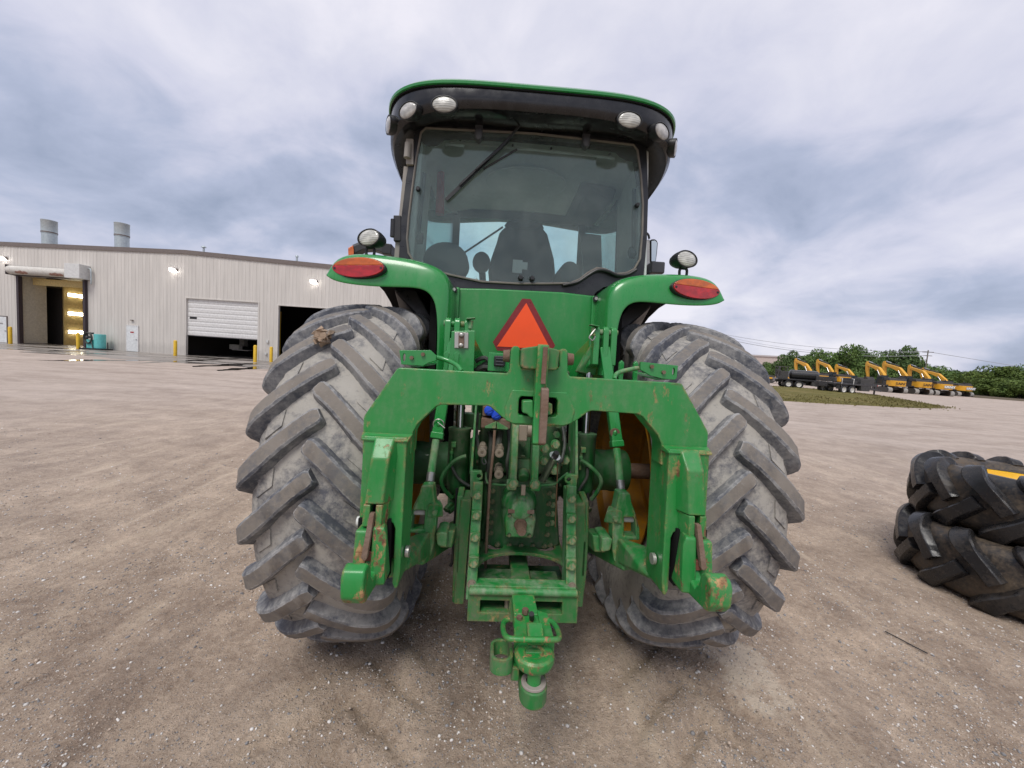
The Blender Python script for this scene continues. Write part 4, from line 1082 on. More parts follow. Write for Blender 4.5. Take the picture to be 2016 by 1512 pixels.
b = MB(); b.box((-.1, -.70, .585), (.26, .2, .02)); b.box((.12, -.72, .59), (.14, .2, .02)); b.build('inner_shelf', M['green_dirty_shaded'], dbs, .004)
arch = [(-.235, -.44), (.235, -.44), (.235, -.72), (.215, -.735)] + [(.21 * math.cos(rad(t)), -.735 + .135 * math.sin(rad(t))) for t in range(8, 173, 12)] + [(-.215, -.735), (-.235, -.72)]
b = MB(); b.plate(arch, .668, .684, [[(s_ * .14 + .052 * math.cos(2 * PI * i / 18), -.52 + .052 * math.sin(2 * PI * i / 18)) for i in range(18)] for s_ in (-1, 1)], axes='xy'); b.build('web_plate', M['green_low'], dbs, .003)
p = A(1001, 1152, -.79); b = MB(); b.cyl(p + Vector((0, 0, -.01)), p + Vector((0, 0, .012)), .017, n=6); b.cyl(p + Vector((0, 0, .012)), p + Vector((0, 0, .022)), .011, n=10); b.build('tie_bolt', M['tan_metal'], dbs)
p = A(1053, 1161, -.83); b = MB(); b.cyl(p, A(1063, 1151, -.76), .0085, n=10); b.build('loose_pin', M['steel'], dbs)
b = MB(); p = A(998, 1190, -.80); b.cyl(p + Vector((0, 0, .03)), p + Vector((0, 0, -.03)), .012, n=10); b.build('guide_bolt', M['tan_metal'], dbs)

# ---------------- drawbar, hammer strap and clevis
db = empty('drawbar', T)
b = MB(); b.box((0, -.72, .572), (.098, .98, .055)); b.build('bar', M['green_low'], db, .006)
b = MB(); b.hull([(-.058, -.90, .636), (.044, -.90, .636), (-.053, -1.02, .622), (.05, -1.02, .622), (-.058, -.90, .60), (.044, -.90, .60), (-.053, -1.02, .56), (.05, -1.02, .56)]); b.build('strap_base', M['green_hook'], db, .005)
b = MB()
b.hull([(-.052, -1.02, .622), (-.014, -1.02, .622), (-.060, -1.17, .618), (-.020, -1.17, .618), (-.052, -1.02, .57), (-.014, -1.02, .57), (-.060, -1.17, .57), (-.02, -1.17, .57)])
b.hull([(.046, -1.0, .632), (.086, -1.02, .632), (.05, -1.17, .625), (.098, -1.17, .615), (.046, -1.0, .57), (.086, -1.02, .57), (.05, -1.17, .57), (.098, -1.17, .57)])
b.box((.018, -1.09, .60), (.1, .14, .04)); b.build('hammer_strap', M['green_hook'], db, .006)
b = MB(); b.box((.020, -1.165, .640), (.062, .075, .03), (rad(16), 0, 0)); b.build('retainer', M['green_worn'], db, .005)
b = MB(); b.cyl((-.006, -1.02, .625), (-.006, -1.02, .645), .014, n=6); b.cyl((-.032, -1.05, .622), (-.032, -1.05, .632), .013, n=6); b.build('strap_bolt', M['rusty'], db)
b = MB(); b.cyl((.018, -1.06, .63), (.014, -1.075, .66), .011, n=10); b.build('grease_cap', M['black'], db)
lp = smooth_path([(-.078, -1.06, .625), (-.098, -1.085, .628), (-.102, -1.15, .640), (-.090, -1.205, .652), (-.055, -1.218, .655), (.070, -1.218, .655), (.104, -1.205, .652), (.112, -1.15, .640), (.104, -1.085, .630), (.084, -1.06, .625)], 5)
b = MB(); b.tube(lp, .0105, 10); b.build('handle_loop', M['green_hook'], db)
b = MB(); c0 = Vector((.014, -1.215, .590)); rg = []
for r, h in ((.03, -.032), (.058, -.031), (.070, -.022), (.076, -.004), (.074, .012), (.066, .019), (.048, .020), (.036, .016), (.032, .006), (.001, .006)):
    rg.append([c0 + Vector((r * math.cos(a), r * .95 * math.sin(a), h)) for a in [2 * PI * i / 28 for i in range(28)]])
b.loft(rg); b.build('strap_eye', M['green_hook'], db)
b = MB(); b.cyl((.014, -1.24, .575), (.014, -1.24, .455), .0255, .0245, 20); b.build('hitch_pin', M['green'], db)
b = MB(); cc = Vector((.014, -1.235, .505)); pts = []
ob = [(.050 * math.cos(a), .052 * math.sin(a) - .0) for a in [PI + PI * i / 14 for i in range(15)]] + [(.050, .12), (-.050, .12)]
b.plate([(cc.x + x, cc.y + y) for x, y in ob], .442, .503, axes='xy'); b.build('clevis_jaw', M['green_low'], db, .007)
b = MB(); b.lathe([(.027, 0), (.046, 0), (.046, .010), (.027, .010)], (cc.x, cc.y, .5035), (0, 0, 1), 26, True); b.build('worn_ring', M['purple_grease'], db, .002)
b = MB(); b.cyl((.014, -1.24, .442), (.014, -1.24, .422), .012, .006, 10); b.build('pin_tip', M['green'], db)
b = MB(); b.bar((.0, -1.13, .475), (.02, -.9, .55), .09, .05); b.build('lower_strap', M['green_low'], db, .006)
ro, ri = [], []
for k, (R_, lst) in enumerate(((.043, ro), (.029, ri))):
    for a in [i * PI / 12 for i in range(13)]: lst.append((-.092 + R_ * math.cos(a), -1.155 + R_ * math.sin(a)))
    for a in [PI + i * PI / 12 for i in range(13)]: lst.append((-.092 + R_ * math.cos(a), -1.225 + R_ * math.sin(a)))
b = MB(); b.plate([(x - .014, y) for x, y in ro], .535, .590, [[(x - .014, y) for x, y in ri]], axes='xy', M=Matrix.Translation((0, -1.2, .5)) @ Euler((rad(-10), 0, 0)).to_matrix().to_4x4() @ Matrix.Translation((0, 1.2, -.5))); b.build('pin_holder', M['green_low'], db, .004)
b = MB(); b.box((-.055, -1.19, .53), (.03, .08, .05)); b.build('holder_weld', M['green_low'], db, .004)

# ---------------- axle housings
for sx in (-1, 1):
    ax = empty('axle_housing', T)
    b = MB(); prof = [(.235, .20), (.225, .24), (.20, .27), (.17, .34), (.150, .44), (.139, .55), (.136, .62), (.142, .64), (.142, .73), (.135, .745), (.05, .745)]
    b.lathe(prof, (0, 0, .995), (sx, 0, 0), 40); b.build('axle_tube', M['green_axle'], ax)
    b = MB(); b.cyl((sx * .74, 0, .995), (sx * 1.02, 0, .995), .052, n=24); b.build('axle_shaft', M['rusty'], ax)
    for k in range(10):
        a = 2 * PI * k / 10; link('bolt', boltm, ax, (sx * .255, .21 * math.sin(a), .995 + .21 * math.cos(a)), (0, 0, sx * PI / 2 if sx < 0 else PI / 2), (1.2, 1.2, 1.2))

# ---------------- lift cylinders
for sx in (-1, 1):
    cx = sx * .366 + (-.002); cyl_ = empty('lift_cylinder', T)
    b = MB(); b.lathe([(.0, 0), (.035, 0), (.058, .03), (.063, .07), (.063, .36), (.066, .365), (.066, .385), (.05, .388), (.028, .388)], (cx, -.38, .915), (0, 0, 1), 28); b.build('barrel', M['green_dirty_shaded'] if sx < 0 else M['green_axle'], cyl_)
    b = MB(); b.lathe([(.05, 0), (.062, 0), (.062, .004), (.05, .004)], (cx, -.38, 1.2965), (0, 0, 1), 28, True); b.build('gland_ring', M['tan_metal'], cyl_)
    b = MB(); b.cyl((cx, -.38, 1.29), (cx + sx * .004, -.36, 1.68), .0245, n=24); b.build('rod', M['chrome'], cyl_)
    q = cx - .025; b = MB(); b.box((q, -.447, 1.215), (.028, .03, .03)); b.cyl((q - .008, -.447, 1.20), (q - .012, -.45, 1.10), .008, n=8); b.cyl((q - .010, -.45, 1.16), (q - .010, -.45, 1.18), .012, n=6); b.build('port_fitting', M['green_cast'], cyl_, .003)
    if sx < 0: pts = [A(918, 898, -.47), A(905, 902, -.47), A(889, 912, -.47), A(875, 930, -.48), A(869, 948, -.48), A(876, 966, -.46), A(890, 980, -.44)]
    else: pts = [A(1142, 906, -.47), A(1152, 911, -.47), A(1166, 922, -.48), A(1180, 938, -.48), A(1183, 952, -.48), A(1176, 968, -.46), A(1164, 984, -.44)]
    b = MB(); b.tube(smooth_path(pts, 6), .0115, 8); b.build('hose', M['hose_green'], cyl_)
    if sx < 0: pts = [A(889, 917, -.46), A(895, 930, -.46), A(906, 945, -.46), A(924, 957, -.46)]
    else: pts = [A(1157, 920, -.46), A(1155, 940, -.46), A(1146, 955, -.46), A(1140, 966, -.46)]
    b = MB(); b.tube(smooth_path(pts, 6), .009, 8); b.build('return_hose', M['hose'], cyl_)
    b = MB(); random.seed(5 + sx)
    for k in range(5):
        p = Vector((cx + random.uniform(-.04, .03), -.40 + random.uniform(-.03, .03), .87 + random.uniform(-.03, .05))); b.cyl(p, p + Vector((random.uniform(-.04, .04), -.04, random.uniform(-.03, .03))), .017, n=8)
    b.build('bottom_fittings', M['green_dirty_shaded'], cyl_)
    b = MB(); b.hull([(cx - .06, -.30, .95), (cx + .06, -.30, .95), (cx - .08, .0, 1.1), (cx + .08, .0, 1.1), (cx - .05, -.40, .84), (cx + .05, -.40, .84), (cx - .06, .0, .8), (cx + .06, .0, .8)]); b.build('cylinder_mount', M['green_dirty_shaded'], cyl_, .01)

# ---------------- rocker arms with triple eyes
for sx in (-1, 1):
    la = empty('rocker_arm', T)
    xs = (-.453, -.402, -.345) if sx < 0 else (.372, .424, .470)
    for k, x in enumerate(xs):
        zt = 1.885; r = .033 if k == 1 else .031; w = .032 if k == 1 else .034
        b = MB(); out_ = [(-.45 + r * math.cos(rad(t)), zt + r * math.sin(rad(t))) for t in range(0, 181, 15)]
        b.plate([(-.45 + r, 1.70)] + out_ + [(-.45 - r, 1.70)] if k != 1 else [(-.43 + r, 1.64)] + out_ + [(-.46 - r, 1.64)], x - w / 2, x + w / 2, axes='yz'); b.build('eye', M['green'], la, .006)
    b = MB(); b.cyl((xs[0] - .025, -.45, 1.885), (xs[2] + .025, -.45, 1.885), .017, n=14); b.build('eye_pin', M['green_cast'], la)
    xm = (xs[0] + xs[2]) / 2
    b = MB(); b.hull([(xm - .07, -.42, 1.86), (xm + .07, -.42, 1.86), (xm - .07, -.42, 1.70), (xm + .07, -.42, 1.70), (sx * .25 - .05, -.05, 1.62), (sx * .25 + .05, -.05, 1.62), (sx * .25 - .05, -.05, 1.40), (sx * .25 + .05, -.05, 1.40)]); b.build('arm', M['green'], la, .012)
    if sx < 0:
        b = MB(); b.hull([(-.432, -.505, 1.58), (-.298, -.505, 1.58), (-.428, -.505, 1.840), (-.302, -.505, 1.850), (-.440, -.40, 1.58), (-.300, -.40, 1.58), (-.436, -.40, 1.845), (-.306, -.40, 1.855)]); b.build('cover_box', M['green'], la, .004)
        c = (A(895.3, 654, -.51) + A(921.5, 686, -.51)) / 2
        b = MB(); b.box(c, (.074, .006, .084), (0, -.03, 0)); b.build('mount_plate', M['bracket_steel'], la, .002)
        b = MB(); b.box(c + Vector((0, -.008, 0)), (.030, .012, .08), (0, -.03, 0)); b.build('mount_core', M['rusty'], la, .004)
        b = MB()
        for dz in (.028, -.028): b.ellipsoid(c + Vector((0, -.016, dz)), (.013, .008, .013), nu=12, nv=6)
        b.build('mount_rivet', M['bracket_steel'], la)
    else:
        b = MB(); b.hull([(.372, -.44, 1.86), (.395, -.44, 1.86), (.29, -.38, 1.655), (.40, -.38, 1.64), (.372, -.40, 1.86), (.395, -.40, 1.86), (.29, -.33, 1.655), (.40, -.33, 1.64), (.36, -.43, 1.76), (.41, -.43, 1.78)]); b.build('gusset', M['green_cast'], la, .006)
        b = MB(); b.tube(smooth_path([A(1172, 648, -.49), A(1164, 658, -.5), A(1160, 665, -.5), A(1167, 670, -.5), A(1172, 662, -.5)], 4), .004, 6); b.build('lynch_wire', M['steel'], la)
    p = (-.330, -.48, 1.915) if sx < 0 else (.352, -.48, 1.915)
    b = MB(); b.box(p, (.05, .05, .006), (0, .15 * sx, 0)); b.cyl((p[0] + sx * -.005, p[1], p[2] - .01), (p[0], p[1], p[2] - .055), .012, n=10); b.build('pin_retainer', M['green_cast'], la, .002)

# ---------------- lift links (upper tube, threaded rod, clevis)
for sx in (-1, 1):
    ll = empty('lift_link', T)
    if sx < 0: a, bq, r0_, r1_, c0_ = Vector((-.42, -.45, 1.80)), A(860, 864, -.58), A(858.5, 866, -.6), A(846.5, 948, -.68), A(842, 950, -.70)
    else: a, bq, r0_, r1_, c0_ = Vector((.424, -.45, 1.80)), A(1215, 880, -.58), A(1214, 883, -.6), A(1222.5, 963, -.68), A(1223, 966, -.70)
    b = MB(); b.bar(a, bq, .058, .05, (0, 1, 0)); b.build('upper_tube', M['green'], ll, .008)
    b = MB(); b.bar(bq + (a - bq).normalized() * .035, bq, .066, .058, (0, 1, 0)); b.build('tube_collar', M['green'], ll, .006)
    b = MB(); b.cyl(r0_, r1_, .0195, n=18); b.build('rod', M['green_cast'], ll)
    rr_ = r1_ + (r0_ - r1_).normalized() * .045; b = MB(); b.cyl(rr_, r1_, .021, n=18); b.build('thread_end', M['steel'], ll)
    pp = A(865, 834, -.56) if sx < 0 else A(1208, 851, -.56)
    if sx < 0:
        rg = [pp + Vector((.028 * math.cos(t), -.03 - .006 * math.sin(t), .028 * math.sin(t))) for t in [2 * PI * i / 26 for i in range(26)]]; b = MB(); b.tube(rg, .0028, 6, True); b.tube([pp + Vector((-.005, -.03, .01)), pp + Vector((.034, -.04, -.016))], .003, 6); b.build('lynch_pin', M['bracket_steel'], ll)
    else:
        b = MB(); b.lathe([(.012, 0), (.026, 0), (.026, .014), (.012, .014)], pp + Vector((0, -.028, 0)), (0, 1, 0), 20, True); b.build('lynch_pin', M['rusty'], ll)
    b = MB(); b.ellipsoid(pp + Vector((0, -.022, 0)), (.012, .014, .018), nu=12, nv=8); b.build('pin_head', M['green'], ll)
    # forked clevis: plate outline with a window
    mir = lambda pts: pts if sx < 0 else [(-x - .0, z) for x, z in pts]
    ox = -.0 if sx < 0 else .030
    co = [(-.505, 1.075), (-.448, 1.078), (-.438, 1.0), (-.425, .965), (-.432, .80), (-.445, .735), (-.485, .733), (-.490, .84), (-.535, .845), (-.567, .845), (-.563, .90), (-.535, .985), (-.515, 1.03)]
    ci = [(-.483, .955), (-.487, .865), (-.545, .862), (-.538, .945), (-.528, .956)]
    co, ci = mir(co), mir(ci)
    b = MB(); b.plate(co, -.775, -.70, [ci]); b.build('clevis', M['green_cast'], ll, .010)
    cxw = sum(x for x, z in ci) / len(ci)
    b = MB(); b.cyl((cxw - .03, -.735, .935), (cxw + .03, -.735, .935), .0155, n=14); b.build('clevis_pin', M['white_plastic'], ll)
    b = MB(); sxx = co[2][0]; b.hull([(sxx + -sx * .0, -.79, 1.0), (sxx - sx * .035, -.74, .97), (sxx - sx * .035, -.70, .90), (sxx, -.79, .93), (sxx - sx * .012, -.70, .99), (sxx + sx * .03, -.785, .99), (sxx + sx * .03, -.785, .93)]); b.build('adjuster_lug', M['green_cast'], ll, .004)
    b = MB(); b.cyl((sxx - sx * .005, -.80, .955), (sxx - sx * .005, -.78, .955), .012, n=12); b.cyl((sxx + sx * .01, -.76, .93), (sxx + sx * .01, -.76, .80), .008, n=8); b.build('adjuster_pin', M['green_cast'], ll)
    # lower link: arm from the housing out to the hitch
    lo = empty('lower_link', T)
    b = MB(); b.bar((sx * .34, -.25, .66), (sx * .50, -.82, .775), .07, .11, (0, 0, 1)); b.build('link_arm', M['green_low'], lo, .012)
    b = MB(); b.hull([(sx * .455, -.80, .86), (sx * .455, -.80, .74), (sx * .59, -.95, .875), (sx * .585, -.95, .775), (sx * .455, -.70, .84), (sx * .455, -.70, .74), (sx * .58, -1.05, .86), (sx * .58, -1.05, .77), (sx * .50, -1.02, .80)]); b.build('link_end', M['green_low'], lo, .012)
    b = MB(); b.plate([(sx * .37, .79), (sx * .415, .80), (sx * .425, .855), (sx * .40, .865), (sx * .37, .86)], -.80, -.66); b.build('stay_lug', M['green_cast'], lo, .008)
    b = MB(); b.hull([(sx * .34, -.74, .85), (sx * .40, -.74, .85), (sx * .34, -.6, .83), (sx * .40, -.6, .83), (sx * .35, -.76, .77), (sx * .41, -.76, .77), (sx * .34, -.6, .75), (sx * .40, -.6, .75)]); b.build('stay_block', M['green_low'], lo, .01)
    b = MB(); b.tube([(sx * .355, -.55, 1.0), (sx * .36, -.56, .60), (sx * .37, -.56, .58)], .008, 6); b.build('check_strap', M['black'], lo)

# ---------------- quick hitch frame
qh = empty('quick_hitch', T)
YF, YB = -1.115, -1.02
cb = [(-.550, 1.632), (-.136, 1.632), (-.128, 1.648), (-.127, 1.726), (-.118, 1.738), (-.100, 1.738), (-.092, 1.728), (-.090, 1.668), (-.082, 1.656), (.054, 1.656), (.064, 1.668), (.062, 1.728), (.070, 1.738), (.086, 1.738), (.094, 1.728), (.098, 1.645), (.108, 1.632),
      (.552, 1.628), (.560, 1.620), (.672, 1.445), (.676, 1.432), (.676, 1.30), (.490, 1.30), (.487, 1.385), (.470, 1.418), (.405, 1.488), (.385, 1.498), (.205, 1.502), (.190, 1.498), (.145, 1.462), (.105, 1.440), (.085, 1.433), (-.095, 1.433), (-.115, 1.440), (-.150, 1.462), (-.195, 1.498), (-.210, 1.502), (-.385, 1.498), (-.405, 1.488), (-.470, 1.420), (-.487, 1.387), (-.490, 1.30), (-.676, 1.30), (-.676, 1.432), (-.672, 1.445), (-.560, 1.624)]
win = [(-.080, 1.472), (-.086, 1.480), (-.086, 1.535), (-.078, 1.546), (.056, 1.546), (.064, 1.535), (.064, 1.480), (.056, 1.472)]
b = MB(); b.plate(cb, YF, YB, [win]); b.build('cross_beam', M['green_worn'], qh, .008)
# raised rim round the lower centre
b = MB(); b.plate([(-.135, 1.45), (-.105, 1.438), (.09, 1.438), (.125, 1.45), (.135, 1.50), (.10, 1.57), (-.115, 1.57), (-.14, 1.50)], YF - .006, YF + .01, [win]); b.build('centre_pad', M['green_worn'], qh, .006)
for sx in (-1, 1):
    # arm: one block that narrows to an inner cheek below the jaws, a raised guide post in front
    X = lambda v: sx * v
    b = MB(); b.plate([(X(x0), z) for x0, z in ((.497, 1.374), (.657, 1.374), (.661, 1.06), (.670, .935), (.652, .915), (.642, 1.035), (.632, 1.056), (.548, 1.056), (.536, 1.050), (.528, 1.030), (.530, .822), (.520, .800), (.510, .806), (.502, .86), (.500, 1.06))], -1.166, -1.0); b.build('arm_block', M['green_worn'], qh, .008)
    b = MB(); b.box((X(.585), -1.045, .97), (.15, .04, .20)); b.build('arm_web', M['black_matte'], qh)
    b = MB(); b.hull([(X(x0), y, z) for x0, y, z in ((.486, -1.117, 1.380), (.676, -1.117, 1.380), (.492, -1.172, 1.366), (.664, -1.172, 1.366), (.486, -1.112, 1.360), (.676, -1.112, 1.360), (.492, -1.172, 1.358), (.664, -1.172, 1.358))]); b.build('shoulder_lip', M['green_worn'], qh, .003)
    b = MB(); b.loft([[Vector((X(x0), y, z)) for x0, y, z in q] for q in (
        ((.543, -1.168, 1.372), (.612, -1.168, 1.372), (.622, -1.150, 1.372), (.528, -1.150, 1.372)),
        ((.548, -1.218, 1.305), (.610, -1.218, 1.305), (.630, -1.150, 1.305), (.524, -1.150, 1.305)),
        ((.561, -1.224, 1.140), (.624, -1.224, 1.140), (.640, -1.150, 1.140), (.530, -1.150, 1.140)))]); b.build('guide_post', M['green_hook'], qh, .006)
    for w0, w1 in ((.562, .584), (.604, .628)):
        b = MB(); b.hull([(X(w0), -1.224, 1.139), (X(w1), -1.224, 1.139), (X(w0 - .02 * (w0 < .6)), -1.15, 1.139), (X(w1 + .012 * (w0 > .6)), -1.15, 1.139), (X(w0 + .002), -1.226, 1.058), (X(w1 + .002), -1.226, 1.058), (X(w0 - .015 * (w0 < .6)), -1.15, 1.058), (X(w1 + .012 * (w0 > .6)), -1.15, 1.058)]); b.build('post_foot', M['green_hook'], qh, .005)
    b = MB(); b.box((X(.594), -1.175, 1.10), (.022, .02, .08)); b.build('slot_shade', M['black_matte'], qh)  # black block painting in the shade inside the slot
    b = MB(); b.hull([(X(x0), y, z) for x0, y, z in ((.586, -1.235, 1.112), (.602, -1.235, 1.112), (.584, -1.215, 1.112), (.604, -1.215, 1.112), (.596, -1.268, .962), (.616, -1.268, .966), (.596, -1.25, .962), (.616, -1.25, .966), (.604, -1.27, .955))]); b.build('latch_lever', M['rusty'], qh, .003)
    # hook jaws and the open hook below
    b = MB(); b.hull([(X(.548), -1.24, 1.066), (X(.588), -1.24, 1.066), (X(.537), -1.24, 1.04), (X(.537), -1.25, .86), (X(.588), -1.26, .86), (X(.560), -1.16, 1.066), (X(.588), -1.16, 1.066), (X(.540), -1.16, .86), (X(.588), -1.16, .86)]); b.build('inner_jaw', M['green_hook'], qh, .010)
    b = MB(); b.hull([(X(.608), -1.24, 1.052), (X(.648), -1.24, 1.052), (X(.608), -1.25, .90), (X(.652), -1.25, .90), (X(.608), -1.16, 1.052), (X(.648), -1.16, 1.052), (X(.608), -1.16, .90), (X(.652), -1.16, .90)]); b.build('outer_jaw', M['green_hook'], qh, .010)
    hk = [(-1.16, .99), (-1.215, .995), (-1.235, .955), (-1.25, .925), (-1.285, .915), (-1.305, .94), (-1.315, .985), (-1.34, 1.0), (-1.375, .992), (-1.388, .965), (-1.385, .905), (-1.36, .875), (-1.24, .868), (-1.16, .885)]
    hz = -.012
    b = MB(); b.plate([(y, z + hz) for y, z in hk], min(X(.565), X(.640)), max(X(.565), X(.640)), axes='yz'); b.build('hook', M['green_hook'], qh, .009)
    b = MB(); b.box((X(.604), -1.235, .962), (.08, .02, .035)); b.build('wear_pad', M['wear_red'], qh, .002)
    b = MB(); b.cyl((X(.484), -1.10, .915), (X(.497), -1.10, .915), .022, n=18); b.build('cheek_pin', M['bracket_steel'], qh)
    b = MB(); b.cyl((X(.672), -1.08, 1.02), (X(.695), -1.08, 1.02), .022, .019, 18); b.build('outer_pin', M['white_plastic'], qh)
    # black block standing in for the shade behind the jaws
    b = MB(); b.box((X(.60), -1.16, .96), (.118, .04, .22)); b.build('jaw_shade', M['black_matte'], qh)
    # wing bracket and release rod above the shoulder
    wg = [(-.577, 1.702), (-.451, 1.709), (-.427, 1.688), (-.427, 1.668), (-.456, 1.658), (-.479, 1.643), (-.567, 1.645)]
    if sx > 0: wg = [(.423, 1.708), (.584, 1.700), (.582, 1.648), (.574, 1.640), (.52, 1.642), (.469, 1.652), (.424, 1.676)]
    sc_ = .575 if sx > 0 else -.565
    slot = [(sc_ + .006 * math.cos(t) - .0, 1.674 + .017 * math.sin(t)) for t in [2 * PI * i / 14 for i in range(14)]]
    b = MB(); b.plate(wg, -1.012, -.998, [[(x * .985, z) for x, z in slot]]); b.build('wing_bracket', M['green'], qh, .003)
    b = MB(); b.hull([(wg[2 if sx < 0 else 0][0], -1.0, 1.652), (wg[-1][0] * .96 if sx < 0 else .57, -1.0, 1.640), (wg[2 if sx < 0 else 0][0], -.93, 1.668), (wg[-1][0] * .96 if sx < 0 else .57, -.93, 1.655), (-.5 * -sx, -1.0, 1.634), (-.5 * -sx, -.93, 1.648)]); b.build('bracket_lip', M['green'], qh, .003)
    for xx, zz in (((-.525, 1.674), (-.480, 1.69)) if sx < 0 else ((.470, 1.690), (.522, 1.669))):
        b = MB(); b.cyl((xx, -1.012, zz), (xx, -1.022, zz), .0085, n=6); b.build('bracket_bolt', M['rusty'], qh)
    rp = [(-.426, -1.0, 1.682), (-.395, -1.0, 1.675), (-.365, -1.01, 1.665), (-.335, -1.04, 1.650), (-.318, -1.06, 1.630)] if sx < 0 else [(.421, -1.0, 1.682), (.385, -1.0, 1.674), (.345, -1.0, 1.662), (.318, -1.02, 1.648), (.303, -1.05, 1.628)]
    b = MB(); b.tube(smooth_path(rp, 5), .0095, 10); b.build('release_rod', M['green'] if sx < 0 else M['green_cast'], qh)
    # vertical tabs behind the beam
    for xx in ((-.405, -.36) if sx < 0 else (.395, .462)):
        b = MB(); b.plate([(xx - .009, 1.60), (xx + .009, 1.60), (xx + .012, 1.705), (xx, 1.718), (xx - .012, 1.705)], -.86, -.84); b.build('stop_tab', M['green'], qh, .004)
# top hook / latch at the centre
lt = empty('centre_latch', T)
b = MB(); b.plate([(-.090, 1.728), (-.02, 1.742), (.048, 1.730), (.052, 1.722), (.050, 1.660), (.042, 1.652), (-.078, 1.652), (-.090, 1.662)], -1.17, -1.06); b.build('latch_block', M['green_low'], lt, .008)
b = MB(); b.plate([(-1.10, 1.735), (-1.195, 1.745), (-1.205, 1.70), (-1.19, 1.645), (-1.185, 1.55), (-1.18, 1.46), (-1.20, 1.378), (-1.16, 1.365), (-1.13, 1.44), (-1.12, 1.6), (-1.10, 1.66)], -.033, .010, axes='yz'); b.build('latch_bar', M['green_hook'], lt, .005)
b = MB(); b.plate([(-1.18, 1.588), (-1.212, 1.582), (-1.215, 1.50), (-1.205, 1.38), (-1.18, 1.37)], -.012, .016, axes='yz'); b.build('latch_tongue', M['rusty'], lt, .004)
b = MB(); b.bar((-.006, -1.207, 1.735), (-.006, -1.195, 1.60), .017, .012, (0, 1, 0)); b.build('wear_strip', M['rusty'], lt, .002)
for pf in ([(-.076, 1.532), (-.036, 1.536), (-.03, 1.47), (-.042, 1.468), (-.056, 1.483), (-.074, 1.486)], [(.014, 1.530), (.038, 1.526), (.040, 1.486), (.014, 1.480)]):
    b = MB(); b.plate(pf, -1.165, -1.08); b.build('latch_foot', M['green_worn'], lt, .006)
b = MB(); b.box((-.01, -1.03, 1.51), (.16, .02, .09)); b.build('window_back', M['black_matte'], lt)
for x, m_ in ((-.155, 'rusty'), (.125, 'rusty')):
    b = MB(); b.cyl((-.13 if x < 0 else .10, -1.07, 1.70), (x, -1.07, 1.70), .026, .023, 18); b.build('pin_nut', M[m_], lt)
b = MB(); b.box((-.166, -.52, 1.685), (.115, .03, .10)); b.build('socket_plate', M['green'], T, .004)
b = MB(); b.box((-.162, -.545, 1.69), (.06, .03, .058)); b.build('trailer_socket', M['black'], T, .008)
b = MB()
for dz in (.012, -.004, -.02): b.bar((-.182, -.564, 1.692 + dz), (-.142, -.564, 1.692 + dz), .004, .006)
b.build('socket_ribs', M['grey_plastic'], T)
b = MB(); random.seed(3)
for k in range(7):
    p = Vector((random.uniform(-.31, -.2), -.42 + random.uniform(-.03, .03), random.uniform(1.60, 1.70))); b.tube(smooth_path([p, p + Vector((.05, -.02, .02)), p + Vector((.10, 0, -.02)), p + Vector((.15, .02, .0))], 4), .013, 7)
b.build('wiring_hose', M['hose'], T)
b = MB(); b.box((.165, -.55, 1.66), (.05, .06, .07)); b.tube(smooth_path([(.15, -.55, 1.7), (.18, -.57, 1.66), (.2, -.52, 1.6)], 4), .014, 7); b.build('cable_plug', M['black'], T, .006)
b = MB(); b.bar((-.20, -.45, 1.62), (.18, -.45, 1.62), .05, .06); b.box((0, -.2, 1.58), (.5, .4, .16)); b.build('rockshaft_housing', M['green_dirty_shaded'], T, .015)

# ------------------------------------------------------------------ stacked wheels at the right
def lying_wheel(name, label, center, z0, prof, lugpath, nl, rref, rim, rot0, tilt=(0, 0), width=1.0, rimmat='yellow_clean'):
    w = empty(name, None, (center[0], center[1], z0)); tag(w, label, 'tractor tyre', 'loose wheels stacked on the gravel')
    w.rotation_euler = (tilt[0], PI / 2 + tilt[1], 0)
    lm = lug_mesh('lug', prof, lugpath, rref, [M['lug_wet'], M['lug_wet']]); lr = mirror_mesh(lm, 'lug')
    link('tyre', carcass_mesh('tyre', prof, M['tyre_wet'], prof.p[-1][0] - .02, 80), w)
    if rim: link('rim', rim_mesh('rim', float(prof.p[-1][1]) - .02, prof.p[-1][0] + .0, .08 * rim, M[rimmat], 56), w)
    for k in range(nl):
        link('lug', lm, w, rot=(rot0 + 2 * PI * k / nl, 0, 0)); link('lug', lr, w, rot=(rot0 + 2 * PI * (k + .5) / nl, 0, 0))
    return w


sp1 = Profile([(0, .80), (.08, .795), (.16, .78), (.21, .755), (.245, .71), (.255, .64), (.24, .55), (.20, .49), (.17, .465)])
lp1 = [(-.02, -.01, .05, .07, .12), (.06, .06, .055, .07, .115), (.14, .15, .06, .075, .12), (.21, .235, .07, .085, .13), (.27, .29, .06, .085, .13), (.33, .315, .03, .075, .12), (.37, .32, .01, .06, .10)]
lp1b = [(u, c, h * 1.1, wt * 1.25, wb * 1.2) for u, c, h, wt, wb in lp1]
sp2 = Profile([(0, .76), (.08, .755), (.16, .74), (.21, .715), (.24, .67), (.252, .64), (.245, .58), (.225, .545), (.205, .525)])
STX, STY = 4.52, .37
lying_wheel('stacked_wheel', 'dirty black lugged tyre lying flat on the gravel, lower of the stack', (STX, STY), .262, sp1, lp1b, 13, .85, 0, .12)
lying_wheel('stacked_wheel', 'wet black lugged tyre with yellow rim, lying on top of another tyre', (STX + .10, STY + .08), .262 + .503, sp2, lp1b, 14, .80, -1, .30, (0, rad(1.2)))

